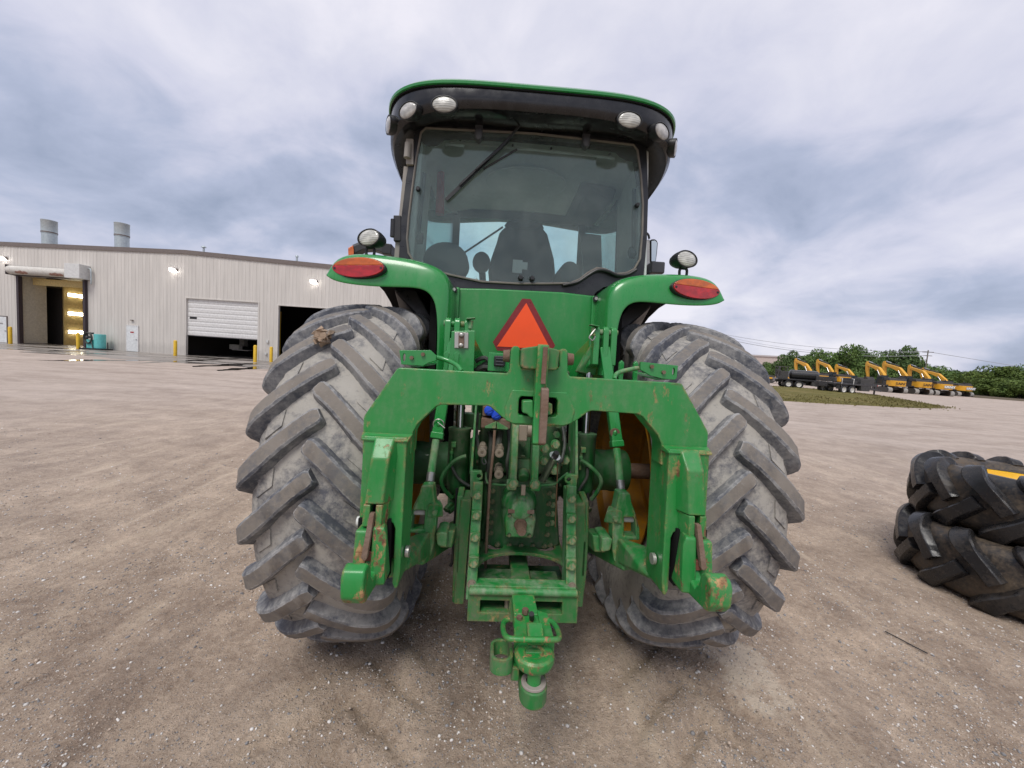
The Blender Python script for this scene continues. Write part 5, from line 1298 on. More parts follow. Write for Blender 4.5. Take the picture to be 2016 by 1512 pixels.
# ------------------------------------------------------------------ workshop building
BO = GZ(365, 699.5); BROT = rad(-5.183)
bld = empty('workshop_building', None, BO, (0, 0, BROT)); tag(bld, 'long beige ribbed metal workshop with open bays and brown roof trim', 'building')
bt = Vector((math.cos(BROT), math.sin(BROT), 0)); bn = Vector((-bt.y, bt.x, 0))


def bw(s, y, z): return BO + bt * s + bn * y + Vector((0, 0, z))


def wall_paint(name, col, streak=.16):
    mt, nt, b = mat_new(name); N = NT(nt); v = N.vec('Object')
    st = N.noise(N.vec('Object', (1.2, 1.2, .09)), 2.4, 7, .6); lo = N.noise(v, .6, 4)
    c = N.mix(N.ramp(st, (.35, 0.0), (.7, 1.0)), tuple(x * (1 - streak) for x in col), tuple(x * (1 + streak * .4) for x in col))
    c = N.mix(N.math('MULTIPLY', N.ramp(lo, (.45, 0.0), (.7, 1.0)), .2), c, tuple(x * .8 for x in col))
    zz = N.node('ShaderNodeSeparateXYZ', {0: v}).outputs[2]; sp_ = N.math('ADD', N.math('MULTIPLY', N.noise(v, 3.0, 6), .9), .05)
    c = N.mix(N.math('MULTIPLY', N.ramp(N.math('SUBTRACT', zz, sp_), (.0, 1.0), (.5, 0.0)), .35), c, tuple(x * .55 for x in col))
    N.set(b.inputs['Base Color'], c); b.inputs['Roughness'].default_value = .5; return mt


M['wall'] = wall_paint('beige_wall_panel', (.63, .595, .545), .12)
M['roof_trim'] = plain('brown_roof_trim', (.165, .135, .12), .5)
M['white_door'] = plain('white_door_paint', (.70, .72, .72), .45, dust=.12)
M['door_steel'] = plain('white_overhead_door', (.72, .71, .69), .4, dust=.12)
M['jamb'] = plain('dark_door_jamb', (.045, .032, .038), .6)
M['galv'] = plain('galvanised_duct', (.50, .56, .57), .42, .55, dust=.2, dustcol=(.42, .44, .44))
M['yellow_post'] = plain('yellow_post_paint', (.80, .50, .025), .5, dust=.25, dustcol=(.45, .32, .12))
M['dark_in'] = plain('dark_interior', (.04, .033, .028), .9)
M['bay_wall'] = plain('washbay_white_panel', (.58, .54, .45), .7, dust=.35, dustcol=(.33, .28, .19))
M['bay_yellow'] = plain('washbay_yellow_panel', (.72, .55, .24), .75, dust=.45, dustcol=(.32, .25, .10))
M['concrete_dark'] = plain('dark_concrete', (.10, .085, .075), .7)
M['turquoise'] = plain('turquoise_paint', (.12, .52, .50), .45, dust=.2)
M['off_white'] = plain('dirty_white_housing', (.62, .60, .55), .55, dust=.4, dustcol=(.40, .33, .25))
M['rust_patch'] = plain('rusty_patch', (.36, .20, .15), .8, var=.35)


def emit(name, col, s):
    mt = bpy.data.materials.new(name); mt.use_nodes = True; nt = mt.node_tree; nt.nodes.clear(); N = NT(nt)
    e_ = N.node('ShaderNodeEmission', {0: col + (1,), 1: s}); o = N.node('ShaderNodeOutputMaterial'); nt.links.new(e_.outputs[0], o.inputs[0]); return mt


M['tube_light'] = emit('lit_tube', (1.0, .90, .68), 13.0)
M['pack_light'] = emit('lit_wall_lamp', (1.0, .95, .92), 7.0)


def roof_z(s): return 8.60 - (.012 if s < 0 else .040) * abs(s)


def ribbed(b, s0, s1, z0, z1f, y=0.0):
    """ribbed sheet from s0 to s1; top follows z1f(s)"""
    per, prof = .305, ((0, 0), (.125, 0), (.150, -.021), (.205, -.021), (.230, 0), (.265, 0), (.275, -.005), (.29, -.005))
    k = math.floor(s0 / per); pts = [(s0, 0.0)]
    while k * per < s1:
        for a, d in prof:
            x = k * per + a
            if s0 + 1e-4 < x < s1 - 1e-4: pts.append((x, d))
        k += 1
    pts.append((s1, 0.0))
    lo = [b.bm.verts.new((x, y + d, z0)) for x, d in pts]; hi = [b.bm.verts.new((x, y + d, z1f(x))) for x, d in pts]
    for i in range(len(pts) - 1): b.face([lo[i], lo[i + 1], hi[i + 1], hi[i]])


b = MB(); S0, S1 = -34.0, 24.0
opens = [(-14.65, -8.55, 5.68), (-.06, 6.33, 4.82), (7.82, 14.1, 4.70)]
cur = S0
for a, c_, zt in opens:
    ribbed(b, cur, a, 0, roof_z); ribbed(b, a, c_, zt, roof_z); cur = c_
ribbed(b, cur, S1, 0, roof_z)
b.build('wall', M['wall'], bld, sharp=20)
b = MB(); b.box((S0 - .02, 15, 4.1), (.04, 29.9, 8.2)); b.box((S1 + .02, 15, 3.9), (.04, 29.9, 7.8)); b.box(((S0 + S1) / 2, 30.05, 3.9), (S1 - S0, .06, 7.8)); b.build('end_walls', M['wall'], bld)
b = MB()
for a, c_ in ((S0 - .2, 0), (0, S1 + .2)):
    b.hull([(a, y, roof_z(a) + dz) for y in (-.10, -.045) for dz in (-.30, .02)] + [(c_, y, roof_z(c_) + dz) for y in (-.10, -.045) for dz in (-.30, .02)])
b.build('roof_trim', M['roof_trim'], bld)
b = MB()
for a, c_ in ((S0 - .2, 0), (0, S1 + .2)):
    b.hull([(x, y, roof_z(x) + dz) for x in (a, c_) for y in (-.04, 30.1) for dz in (-.02, .03)])
b.build('roof', M['roof_trim'], bld)
# openings: frames and rooms
b = MB()
for a, c_, zt in opens[1:]:
    for x in (a + .06, c_ - .06): b.box((x, .07, zt / 2), (.12, .22, zt))
    b.box(((a + c_) / 2, .07, zt + .0 - .05), (c_ - a - .24, .22, .10))
b.build('door_frame', M['wall'], bld, .01)
a, c_, zt = opens[0]
for x in (a + .10, c_ - .12):
    b = MB(); b.box((x, -.06, zt / 2), (.20, .28, zt)); b.build('door_jamb', M['jamb'], bld, .01)
# wash bay (lit)
b = MB(); b.box((a - .05, 1.0, 3.0), (.08, 1.7, 6.0)); b.build('bay_panel', M['bay_wall'], bld)
b = MB(); b.box((a - .05, 6.6, 3.0), (.08, 7.0, 6.0)); b.box(((a + c_) / 2, 10.1, 3.0), (c_ - a, .08, 6.0)); b.box((c_ + .1, 5.0, 3.0), (.08, 9.8, 6.0)); b.build('bay_lining', M['bay_yellow'], bld)
b = MB(); b.box(((a + c_) / 2, 5.2, 6.05), (c_ - a + .4, 10.2, .08)); b.build('bay_ceiling', M['bay_wall'], bld)
b = MB(); b.box(((a + c_) / 2, .9, 5.40), (c_ - a - .2, .12, .55)); b.build('bay_header', M['bay_yellow'], bld)
b = MB(); b.box((a - 1.6, 2.45, 3.0), (.08, 1.3, 6.0)); b.box((a - .85, 1.87, 3.0), (1.5, .06, 6.0)); b.box((a - .85, 3.06, 3.0), (1.5, .06, 6.0)); b.box((a - .85, 2.45, 5.6), (1.5, 1.2, .9)); b.build('side_recess', M['dark_in'], bld)
for z in (1.25, 2.98, 4.70):
    fx = empty('tube_fixture', bld)
    b = MB(); b.box((a + .0, 4.05, z), (.06, 1.35, .34)); b.build('fixture_tray', M['off_white'], fx)
    for dz in (-.085, .085):
        b = MB(); b.cyl((a + .06, 3.42, z + dz), (a + .06, 4.68, z + dz), .045, n=10); b.build('tube', M['tube_light'], fx)
b = MB(); b.box((a + .8, .55, .10), (1.6, .5, .06), (0, -.05, .25)); b.build('floor_ramp', M['dark_in'], bld)
# dark workshop hall behind the two other bays
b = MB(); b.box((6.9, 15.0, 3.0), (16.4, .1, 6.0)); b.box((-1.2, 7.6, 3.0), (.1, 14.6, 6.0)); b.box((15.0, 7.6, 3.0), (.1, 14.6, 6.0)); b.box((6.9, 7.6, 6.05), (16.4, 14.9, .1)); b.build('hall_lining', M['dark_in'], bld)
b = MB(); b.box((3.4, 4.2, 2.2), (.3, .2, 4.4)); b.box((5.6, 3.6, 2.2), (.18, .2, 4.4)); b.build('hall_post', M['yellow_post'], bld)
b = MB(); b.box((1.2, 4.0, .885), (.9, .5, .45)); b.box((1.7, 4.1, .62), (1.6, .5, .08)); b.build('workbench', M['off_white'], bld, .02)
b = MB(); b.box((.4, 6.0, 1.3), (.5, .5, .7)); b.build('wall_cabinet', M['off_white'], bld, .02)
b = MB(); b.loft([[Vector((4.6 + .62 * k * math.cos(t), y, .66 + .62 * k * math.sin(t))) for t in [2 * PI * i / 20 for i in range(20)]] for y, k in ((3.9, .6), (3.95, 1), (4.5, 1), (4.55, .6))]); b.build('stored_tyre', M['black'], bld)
# overhead door, half raised: ribbed steel panels
od = empty('overhead_door', bld)
zb, ztop, npan = 1.70, 4.76, 8
ph = (ztop - zb) / npan
for i in range(npan):
    z0 = zb + i * ph; b = MB(); a, c_ = .055, 6.215
    b.loft([[Vector((x, y, z)) for y, z in ((.20, z0 + .004), (.135, z0 + .008), (.125, z0 + .03), (.125, z0 + ph * .46), (.140, z0 + ph * .49), (.140, z0 + ph * .53), (.125, z0 + ph * .56), (.125, z0 + ph - .03), (.135, z0 + ph - .008), (.20, z0 + ph - .004))] for x in (a, c_)])
    b.build('door_panel', M['door_steel'], od)
b = MB(); b.box((.55, .12, zb + 3.5 * ph + .12), (.62, .02, .19)); b.build('door_window', M['black'], od, .02)
b = MB(); b.box((3.13, .14, zb - .03), (6.16, .06, .06)); b.build('bottom_seal', M['black'], od)
# personnel doors
for s0, s1, z1 in ((-5.12, -4.06, 2.16), (-16.75, -15.72, 2.22)):
    dr = empty('personnel_door', bld)
    if s0 < -10: tag(dr, 'white door left of the lit wash bay')
    b = MB(); b.box(((s0 + s1) / 2, -.055, z1 / 2), (s1 - s0 - .10, .04, z1 - .05)); b.build('door_leaf', M['white_door'], dr, .006)
    b = MB()
    for x in (s0 + .02, s1 - .02): b.box((x, -.05, z1 / 2), (.06, .07, z1))
    b.box(((s0 + s1) / 2, -.05, z1 + .02), (s1 - s0 + .02, .07, .06)); b.build('frame', M['roof_trim'] if s0 < -10 else M['door_steel'], dr)
    b = MB(); b.box((s1 - .16, -.10, 1.02), (.14, .05, .03)); b.cyl((s1 - .12, -.075, 1.02), (s1 - .12, -.11, 1.02), .03, n=10); b.build('handle', M['steel'], dr)
    b = MB(); b.box(((s0 + s1) / 2, -.078, 1.62), (.30, .004, .12)); b.build('door_sign', M['red_mark'] if s0 > -10 else M['steel'], dr)
b = MB(); b.box((-4.6, -.09, 2.62), (.20, .12, .06)); b.build('door_light', M['roof_trim'], bld)
# roll-up curtain drum and motor box
rd = empty('rollup_drum', bld)
b = MB(); b.cyl((-14.95, -.30, 6.12), (-9.6, -.30, 6.12), .36, n=28); b.build('drum', M['off_white'], rd)
b = MB(); b.box((-14.97, -.28, 6.12), (.06, .66, .80)); b.box((-12.3, -.02, 6.50), (5.3, .05, .06)); b.box((-12.3, -.02, 5.73), (5.3, .30, .06)); b.build('drum_bracket', M['jamb'], rd)
b = MB(); b.box((-8.92, -.42, 6.28), (1.30, .80, 1.16)); b.build('motor_box', M['white_plastic'], rd, .02)
b = MB(); b.tube(smooth_path([(-8.2, -.2, 6.6), (-8.05, -.2, 6.6), (-8.0, -.2, 6.4), (-8.0, -.2, 5.5), (-8.1, -.15, 5.4)], 4), .05, 8); b.build('conduit', M['galv'], rd)
for s_ in (-13.6, -10.55):
    b = MB(); c0 = Vector((s_, -.30, 6.12)); rows = []
    for i in range(9):
        u = (i / 8 - .5) * (1.25 if s_ > -12 else 1.15); hw = .13 * math.sqrt(max(.03, 1 - (2 * abs(i / 8 - .5)) ** 2)) * (1 + .3 * math.sin(i * 2.1))
        rows.append([c0 + Vector((u, -.365 * math.cos(t), .365 * math.sin(t))) for t in [-.62 - hw * 3 + hw * 6 * j / 5 for j in range(6)]])
    b.loft(rows, False); b.build('rust_stain', M['rust_patch'], rd)
# wall lamps, lit
for s_, z in ((-15.76, 7.05), (-.87, 6.92), (10.95, 6.65)):
    wlp = empty('wall_lamp', bld)
    b = MB(); b.hull([(s_ - .22, -.06, z + .16), (s_ + .22, -.06, z + .16), (s_ - .22, -.06, z - .10), (s_ + .22, -.06, z - .10), (s_ - .22, -.30, z + .12), (s_ + .22, -.30, z + .12)]); b.build('lamp_housing', M['roof_trim'], wlp)
    b = MB(); b.hull([(s_ - .24, -.11, z - .14), (s_ + .24, -.11, z - .14), (s_ - .24, -.40, z + .10), (s_ + .24, -.40, z + .10), (s_ - .20, -.36, z - .10), (s_ + .20, -.36, z - .10)]); b.build('lamp_lens', M['pack_light'], wlp)
b = MB(); b.box((7.1, -.09, 1.62), (.16, .10, .24)); b.box((7.0, -.09, .6), (.14, .10, .18)); b.build('wall_outlet', M['white_plastic'], bld, .02)
# roof ducts and vent pipes: each stands on the roof of the building
for s_, r in ((-15.27, .50), (-8.39, .50)):
    rv = empty('roof_duct', bld); y0 = 2.6; z0 = roof_z(s_)
    b = MB(); b.lathe([(r * .98, z0 - .05), (r * .98, z0 + 1.5)], (s_, y0, 0), (0, 0, 1), 32); b.build('lower_section', M['galv'], rv)
    b = MB(); b.lathe([(r, z0 + 1.51), (r * 1.02, z0 + 1.52), (r * 1.03, z0 + 2.62), (r * 1.06, z0 + 2.64), (r * 1.06, z0 + 2.69), (r * .99, z0 + 2.69), (r * .97, z0 + 1.55)], (s_, y0, 0), (0, 0, 1), 32); b.build('upper_section', M['galv'], rv)
    b = MB(); b.lathe([(r * .99, z0 + 1.56), (r * 1.045, z0 + 1.57), (r * 1.045, z0 + 1.67), (r * .99, z0 + 1.68)], (s_, y0, 0), (0, 0, 1), 32); b.build('clamp_band', M['roof_trim'], rv)
for s_, h, cap in ((.45, .62, True), (8.6, .60, False)):
    vp = empty('vent_pipe', bld); z0 = roof_z(s_)
    b = MB(); b.cyl((s_, 1.2, z0 - .05), (s_, 1.2, z0 + h), .08, n=12); b.build('pipe', M['galv'], vp)
    b = MB(); b.cyl((s_, 1.2, z0 + h), (s_, 1.2, z0 + h + .12), .20 if cap else .13, .10, 14); b.build('cap', M['galv'], vp)
b = MB(); b.hull([(-2.2, 1.0, 8.55), (-.9, 1.0, 8.55), (-2.2, 3.0, 8.55), (-.9, 3.0, 8.55), (-1.8, 1.6, 8.86), (-1.3, 1.6, 8.86), (-1.8, 2.6, 8.86), (-1.3, 2.6, 8.86)]); b.build('ridge_vent', M['galv'], bld)

# yellow bollards
bolm = MB().lathe([(.115, 0), (.115, 1.16), (.10, 1.20), (.06, 1.225), (0, 1.23)], (0, 0, 0), (0, 0, 1), 20).mesh('bollard', M['yellow_post'])
for px, py, h, lab in ((20.5, 677, 1.15, 'yellow bollard in front of the white door left of the wash bay'), (154, 686.5, 1.05, 'yellow bollard at the right side of the lit wash bay'), (345, 700.5, 1.0, 'yellow bollard left of the half-raised white overhead door'),
                       (502, 713.5, 1.05, 'yellow bollard standing in the right part of the half-raised door opening'), (533.5, 713, 1.0, 'yellow bollard right of the overhead door by the dark open bay')):
    p = GZ(px, py); o = link('bollard', bolm, None, (p.x, p.y, 0), scale=(1, 1, h)); tag(o, lab, 'bollard', 'yellow bollards guarding the workshop doors')
# turquoise pressure washer with hose reel
wz = empty('pressure_washer', None, bw(-6.85, -.75, 0), (0, 0, BROT)); tag(wz, 'turquoise pressure washer cabinet with coiled hose beside the workshop wall', 'pressure washer')
b = MB(); b.loft([[Vector((.22 + .36 * math.cos(t), .36 * math.sin(t), z)) for t in [2 * PI * i / 24 for i in range(24)]] for z in (.12, 1.28)]); b.box((-.42, 0, .45), (.5, .5, .7)); b.build('tank', M['turquoise'], wz, .02)
b = MB()
for k in range(5):
    b.tube([Vector((-.44 + (.30 + .012 * k) * math.cos(t), -.28 - .04 * (k % 3), .98 + (.40 + .012 * k) * math.sin(t) - .05)) for t in [2 * PI * i / 24 for i in range(24)]], .032, 6, True)
b.tube(smooth_path([(-.2, -.3, .75), (0, -.4, .4), (.15, -.45, .1), (.6, -.5, .05)], 5), .03, 6); b.build('hose_coil', M['hose'], wz)
b = MB(); b.cyl((-.44, -.1, 1.0), (-.44, -.45, 1.0), .09, n=12); b.box((-.44, -.1, 1.32), (.34, .2, .14)); b.build('hose_reel', M['grey_plastic'], wz, .02)
b = MB(); b.box((.0, -.1, .06), (1.9, .9, .10)); b.box((1.0, -.1, .35), (.06, .06, .6)); b.build('skid', M['black'], wz, .01)

# concrete apron with wet patches
mt, nt, b_ = mat_new('wet_concrete'); N = NT(nt); v = N.vec('World')
wet = N.ramp(N.math('ADD', N.math('MULTIPLY', N.noise(N.vec('World', (.35, 1.1, 1)), .55, 6, .6), .75), N.math('MULTIPLY', N.noise(v, 2.0, 5), .25)), (.44, 0.0), (.56, 1.0))
c = N.mix(N.noise(v, 1.2, 7, .65), (.24, .21, .185), (.40, .365, .33)); c = N.mix(wet, c, (.13, .112, .097))
N.set(b_.inputs['Base Color'], c); N.set(b_.inputs['Roughness'], N.mix(wet, .7, .16)); N.set(b_.inputs['Normal'], N.bump(N.noise(v, 14, 5), .08, .01)); M['apron'] = mt
M['puddle'] = plain('puddle_water', (.035, .03, .026), .04, spec=.6, var=.1)
b = MB(); pts = []
for i in range(41):
    s_ = S0 + (S1 - S0) * i / 40; pts.append(bw(s_, -7.6 + 1.3 * mnoise.noise(Vector((s_ * .35, 0, 0))) - .9 * (s_ > -3) + .5 * mnoise.noise(Vector((s_ * 1.3, 2, 0))), .006))
pts += [bw(S1, 9.9, .006), bw(S0, 9.9, .006)]
b.face([b.bm.verts.new(p) for p in pts]); tag(b.build('concrete_apron', M['apron']), kind='structure')
random.seed(9)
for px0, px1, py0, py1, th in ((70, 340, 709.5, 709.0, .5), (255, 480, 715.0, 705.5, .35), (430, 520, 730, 722, .5), (380, 515, 722, 715, .5), (80, 175, 690.5, 692, .5), (330, 500, 704.5, 705.8, .3)):
    b = MB(); P0, P1 = GZ(px0, py0, .010), GZ(px1, py1, .010); n = 22; up_, lo_ = [], []; dv = (P1 - P0); nv = Vector((-dv.y, dv.x, 0)).normalized()
    for i in range(n + 1):
        t = i / n; w_ = th * (math.sin(PI * t) ** .7) * (.55 + .9 * abs(mnoise.noise(Vector((px0 + t * 7, py0, 1.3)))) + .25 * random.random()) + .01
        mdl = P0 + dv * t + nv * .5 * mnoise.noise(Vector((px0 * .1, t * 4, 2)))
        up_.append(mdl + nv * w_); lo_.append(mdl - nv * w_)
    b.face([b.bm.verts.new(p) for p in lo_ + up_[::-1]]); tag(b.build('puddle', M['puddle']), kind='structure')

# ------------------------------------------------------------------ grass island and far yard
mt, nt, b_ = mat_new('dry_grass'); N = NT(nt); v = N.vec('World')
c = N.ramp(N.math('ADD', N.math('MULTIPLY', N.noise(N.vec('World', (.5, 1, 1)), .5, 6, .62), .6), N.math('MULTIPLY', N.noise(v, 3.5, 6, .7), .4)), (.36, (.095, .088, .026)), (.64, (.25, .195, .085)), (.5, (.155, .138, .046)))
N.set(b_.inputs['Base Color'], c); b_.inputs['Roughness'].default_value = .95; b_.inputs['Specular IOR Level'].default_value = .1
N.set(b_.inputs['Normal'], N.bump(N.noise(v, 9, 6, .75), .8, .12)); M['grass'] = mt
gp = [(10, 27), (16, 22.6), (21, 22.0), (25.6, 22.6), (29.6, 23.3), (33, 24.8), (35.2, 26.2), (36.4, 27.8), (37.2, 29.8), (39.6, 32.5), (42.5, 36.5), (45, 41), (46.5, 46), (46.5, 49), (41, 50), (33, 48), (24, 44), (15, 37), (10, 31)]
gs = smooth_path([(x, y, 0) for x, y in gp], 6, True); cx_ = sum(p.x for p in gs) / len(gs); cy_ = sum(p.y for p in gs) / len(gs); rings = []
for k, z in ((1.0, .0), (.985, .05), (.93, .10), (.75, .16), (.45, .20), (.05, .22)): rings.append([Vector((cx_ + (p.x - cx_) * k, cy_ + (p.y - cy_) * k, z + .0 + (.02 * mnoise.noise(p * .8) if k < 1 else 0))) for p in gs])
b = MB(); b.loft(rings, True, False, True); tag(b.build('grass_island', M['grass']), kind='structure')
# blades along the near part of the island
random.seed(31); b = MB(); M['blade'] = plain('grass_blade', (.15, .13, .04), .9, var=.4)
for k in range(9000):
    p = random.choice(gs); f = 1 - abs(random.gauss(0, .16)); x, y = cx_ + (p.x - cx_) * f + random.gauss(0, .5), cy_ + (p.y - cy_) * f + random.gauss(0, .5)
    if f > 1 or y > 47: continue
    h = random.uniform(.04, .13); a = random.uniform(0, PI); w_ = random.uniform(.02, .07); z = .02 + .18 * min(1, (1 - f) * 3)
    v3 = [b.bm.verts.new(q) for q in ((x - w_ * math.cos(a), y - w_ * math.sin(a), z), (x + w_ * math.cos(a), y + w_ * math.sin(a), z), (x + random.gauss(0, .06), y + random.gauss(0, .06), z + h))]; b.face(v3)
tag(b.build('grass_tufts', M['blade']), 'short dry grass tufts on the island beyond the tractor', kind='stuff')


def far_pt(px, depth, z=0.0):
    """ground point straight below the photograph column px at camera depth"""
    d = R_W.T @ np.array([(px - W / 2) / FPX, 0.0, 1.0]); p = CAM_W + d * depth
    return Vector((p[0], p[1], z))


# ------------------------------------------------------------------ excavators
M['exc_yellow'] = plain('machine_yellow', (.72, .36, .022), .42, dust=.25, dustcol=(.40, .27, .10))
M['exc_dark'] = plain('machine_dark', (.028, .028, .030), .55, dust=.3)
M['track'] = plain('track_steel', (.05, .045, .042), .8, dust=.5, dustcol=(.2, .18, .15))
M['track_end'] = plain('dusty_track_shoe', (.34, .33, .31), .8, dust=.4)
M['exc_glass'] = plain('machine_glass', (.03, .04, .045), .08)
M['letter_dark'] = plain('dark_lettering', (.05, .03, .02), .6); M['letter_white'] = plain('white_lettering', (.8, .8, .78), .6); M['decal_grey'] = plain('grey_decal', (.30, .30, .29), .6)


def make_excavator():
    r = empty('excavator')
    for sx in (-1, 1):
        tr = empty('track', r)
        b = MB(); out_ = arc(-1.75, .47, .45, 90, 270, 8) + arc(1.75, .47, .45, -90, 90, 8)
        b.plate([(y, z) for y, z in out_], sx * 1.15 - .30, sx * 1.15 + .30, axes='yz'); b.build('track_belt', M['track'], tr, .03)
        b = MB()
        for y, sg in ((-1.75, -1), (1.75, 1)):
            for k in range(7):
                a = rad(-75 + 25 * k); c0 = Vector((sx * 1.15, y + sg * .47 * math.cos(a), .47 + .47 * math.sin(a))); b.box(c0, (.62, .05, .20), (a * sg, 0, 0))
        tag(b.build('track_shoes', M['track_end'], tr), kind='stuff')
    b = MB(); b.box((0, 0, .75), (1.8, 2.4, .5)); b.cyl((0, 0, .9), (0, 0, 1.15), .7, n=24); b.build('undercarriage', M['exc_dark'], r)
    b = MB(); b.box((0, .2, 1.25), (2.7, 3.6, .25)); b.box((.85, .5, 1.65), (1.0, 2.4, .6)); b.build('platform', M['exc_dark'], r, .04)
    b = MB(); pts = arc(0, -.9, 1.30, 200, 340, 10); b.loft([[Vector((x, y * 1.0 - .55, z)) for x, y in pts] + [Vector((1.24, -1.0, z)), Vector((-1.24, -1.0, z))] for z in (1.18, 1.3, 2.1, 2.16)]); b.build('counterweight', M['exc_yellow'], r, .04)
    b = MB(); b.hull([(x, y, z) for x in (-1.3, 1.3) for y, z in ((-1.9, 2.17), (-.3, 2.17), (-1.8, 2.55), (-.4, 2.62))]); b.box((.7, -1.3, 2.68), (.9, .8, .16)); b.cyl((.8, -.8, 2.6), (.8, -.8, 3.0), .07, n=10); b.build('engine_hood', M['exc_dark'], r, .04)
    b = MB(); b.box((0, -.3, 1.65), (2.5, 1.3, .9)); b.build('side_door', M['exc_dark'], r, .04)  # yellow side coloured dark to stand in for its shade
    b = MB(); b.hull([(x, y, z) for x in (-1.32, -.42) for y, z in ((-.1, 1.4), (1.5, 1.4), (1.65, 1.9), (1.35, 2.9), (-.1, 2.95))]); b.build('cab', M['exc_glass'], r, .05)
    b = MB(); b.box((-.87, .6, 2.98), (.95, 1.5, .06)); b.build('cab_roof', M['exc_dark'], r, .02)
    bm_ = [(.9, 1.55), (1.4, 1.5), (2.3, 2.7), (3.4, 3.75), (4.6, 4.25), (6.4, 4.75), (6.7, 5.0), (6.5, 5.2), (4.7, 4.85), (3.1, 4.45), (1.7, 3.3), (1.0, 2.2)]
    b = MB(); b.plate(bm_, -.25, .25, axes='yz'); b.build('boom', M['exc_yellow'], r, .05)
    stk = [(6.5, 5.65), (6.95, 5.55), (7.1, 5.0), (6.9, 3.9), (6.3, 2.6), (6.0, 2.6), (6.3, 4.0), (6.25, 5.0)]
    b = MB(); b.plate(stk, -.2, .2, axes='yz'); b.build('stick', M['exc_yellow'], r, .05)
    b = MB()
    for sx in (-1, 1): b.cyl((sx * .36, 1.5, 1.7), (sx * .36, 3.1, 3.8), .09, n=10)
    b.cyl((0, 3.4, 4.75), (0, 6.5, 5.52), .10, n=10); b.build('cylinders', M['exc_dark'], r)
    for q0, q1 in (((0, 5.2, 5.32), (0, 6.4, 5.62)), ((-.36, 2.4, 2.95), (-.36, 3.1, 3.9)), ((.36, 2.4, 2.95), (.36, 3.1, 3.9))):
        b = MB(); b.cyl(q0, q1, .07, n=10); b.build('cylinder_rod', M['chrome'], r)
    b = MB(); b.box((0.28, 4.4, 4.55), (.03, 1.0, .26), (rad(14), 0, 0)); b.build('boom_decal', M['letter_white'], r)
    b = MB(); b.loft([[Vector((x, y, z)) for y, z in ((5.7, 2.6), (6.4, 2.55), (6.3, 1.5), (5.2, 1.1), (4.7, 1.5), (5.0, 2.2))] for x in (-.6, .6)]); b.build('bucket', M['exc_dark'], r, .03)
    return r


def lettering(parent, text, size, loc, rot, mt, sx=1.0):
    cu = bpy.data.curves.new('lettering', 'FONT'); cu.body = text; cu.size = size; cu.extrude = .006; cu.align_x = 'CENTER'; cu.align_y = 'CENTER'; cu.offset = .012
    cu.materials.append(mt); tmp = bpy.data.objects.new('tmp', cu); COL.objects.link(tmp); dg = bpy.context.evaluated_depsgraph_get(); me = bpy.data.meshes.new_from_object(tmp.evaluated_get(dg)); me.name = 'lettering'
    bpy.data.objects.remove(tmp); bpy.data.curves.remove(cu); o = link('lettering', me, parent, loc, rot, (sx, 1, 1)); return o


exc0 = make_excavator()
exl = [(1752, 64, -10, 'yellow excavator with dark lettering, nearest behind the black trailer'), (1799, 64.5, 2, 'yellow excavator with dark lettering, second in the right row of four'), (1843, 65, -5, 'yellow excavator with a white decal, boom raised highest of the row'), (1880, 70, 8, 'yellow excavator at the right end of the row beside the bushes'),
       (1604, 74, -4, 'yellow excavator with raised boom behind the black truck'), (1648, 74, -4, 'yellow excavator between the black truck and the black trailer'), (1690, 76, -4, 'yellow excavator directly behind the black trailer, its boom lowest')]
for i, (px, dp, rz, lab) in enumerate(exl):
    o = exc0 if i == 0 else dup(exc0)
    p = far_pt(px, dp); o.location = p; o.rotation_euler = (0, 0, rad(-10 + rz * .5 if i < 4 else -4 + rz * .5)); o.scale = (.90, .90 + .05 * math.sin(i * 2.3), .92 + .05 * math.sin(i * 1.7))
    tag(o, lab, 'excavator', 'yellow excavators parked in a row')
    if i == 6: o.scale = (.9, .9, .84)
for i, o in enumerate([x for x in bpy.data.objects if x.get('category') == 'excavator']):
    k = [e_[3] for e_ in exl].index(o['label'])
    if k in (0, 1): lettering(o, 'SANY', .58, (.02, -2.80, 1.66), (PI / 2, 0, 0), M['letter_dark'], 1.25)
    if k in (2, 3):
        b = MB(); b.box((.15, -2.77, 1.66), (1.5, .02, .5)); b.build('decal', M['decal_grey'], o); lettering(o, 'SANY', .55, (.15, -2.79, 1.66), (PI / 2, 0, 0), M['letter_white'], 1.25)

# ------------------------------------------------------------------ black trailers, roller, cart
M['veh_black'] = plain('black_truck_paint', (.014, .014, .016), .3, coat=.4, dust=.15)
M['rim_white'] = plain('white_wheel_rim', (.62, .60, .56), .45, dust=.3)
M['orange_flag'] = plain('orange_marker', (.80, .10, .03), .5)


def truck_wheel(parent, loc, r=.52, w=.30, rimmat='rim_white'):
    wl2 = empty('wheel', parent, loc)
    b = MB(); b.lathe([(r * .58, -w / 2), (r * .9, -w / 2), (r, -w * .36), (r, w * .36), (r * .9, w / 2), (r * .58, w / 2)], (0, 0, 0), (1, 0, 0), 28); b.build('tyre', M['black'], wl2)
    b = MB(); b.lathe([(r * .60, -w / 2), (r * .52, -w / 2 + .03), (r * .42, -w * .2), (r * .22, -w * .24), (.0, -w * .5)], (0, 0, 0), (1, 0, 0), 24); b.lathe([(r * .60, w / 2), (r * .52, w / 2 - .03), (r * .42, w * .2), (.0, w * .24)], (0, 0, 0), (1, 0, 0), 24); b.build('rim', M[rimmat], wl2)
    return wl2


def view_az(px): return math.atan((px - W / 2) / FPX) - rad(2.7)


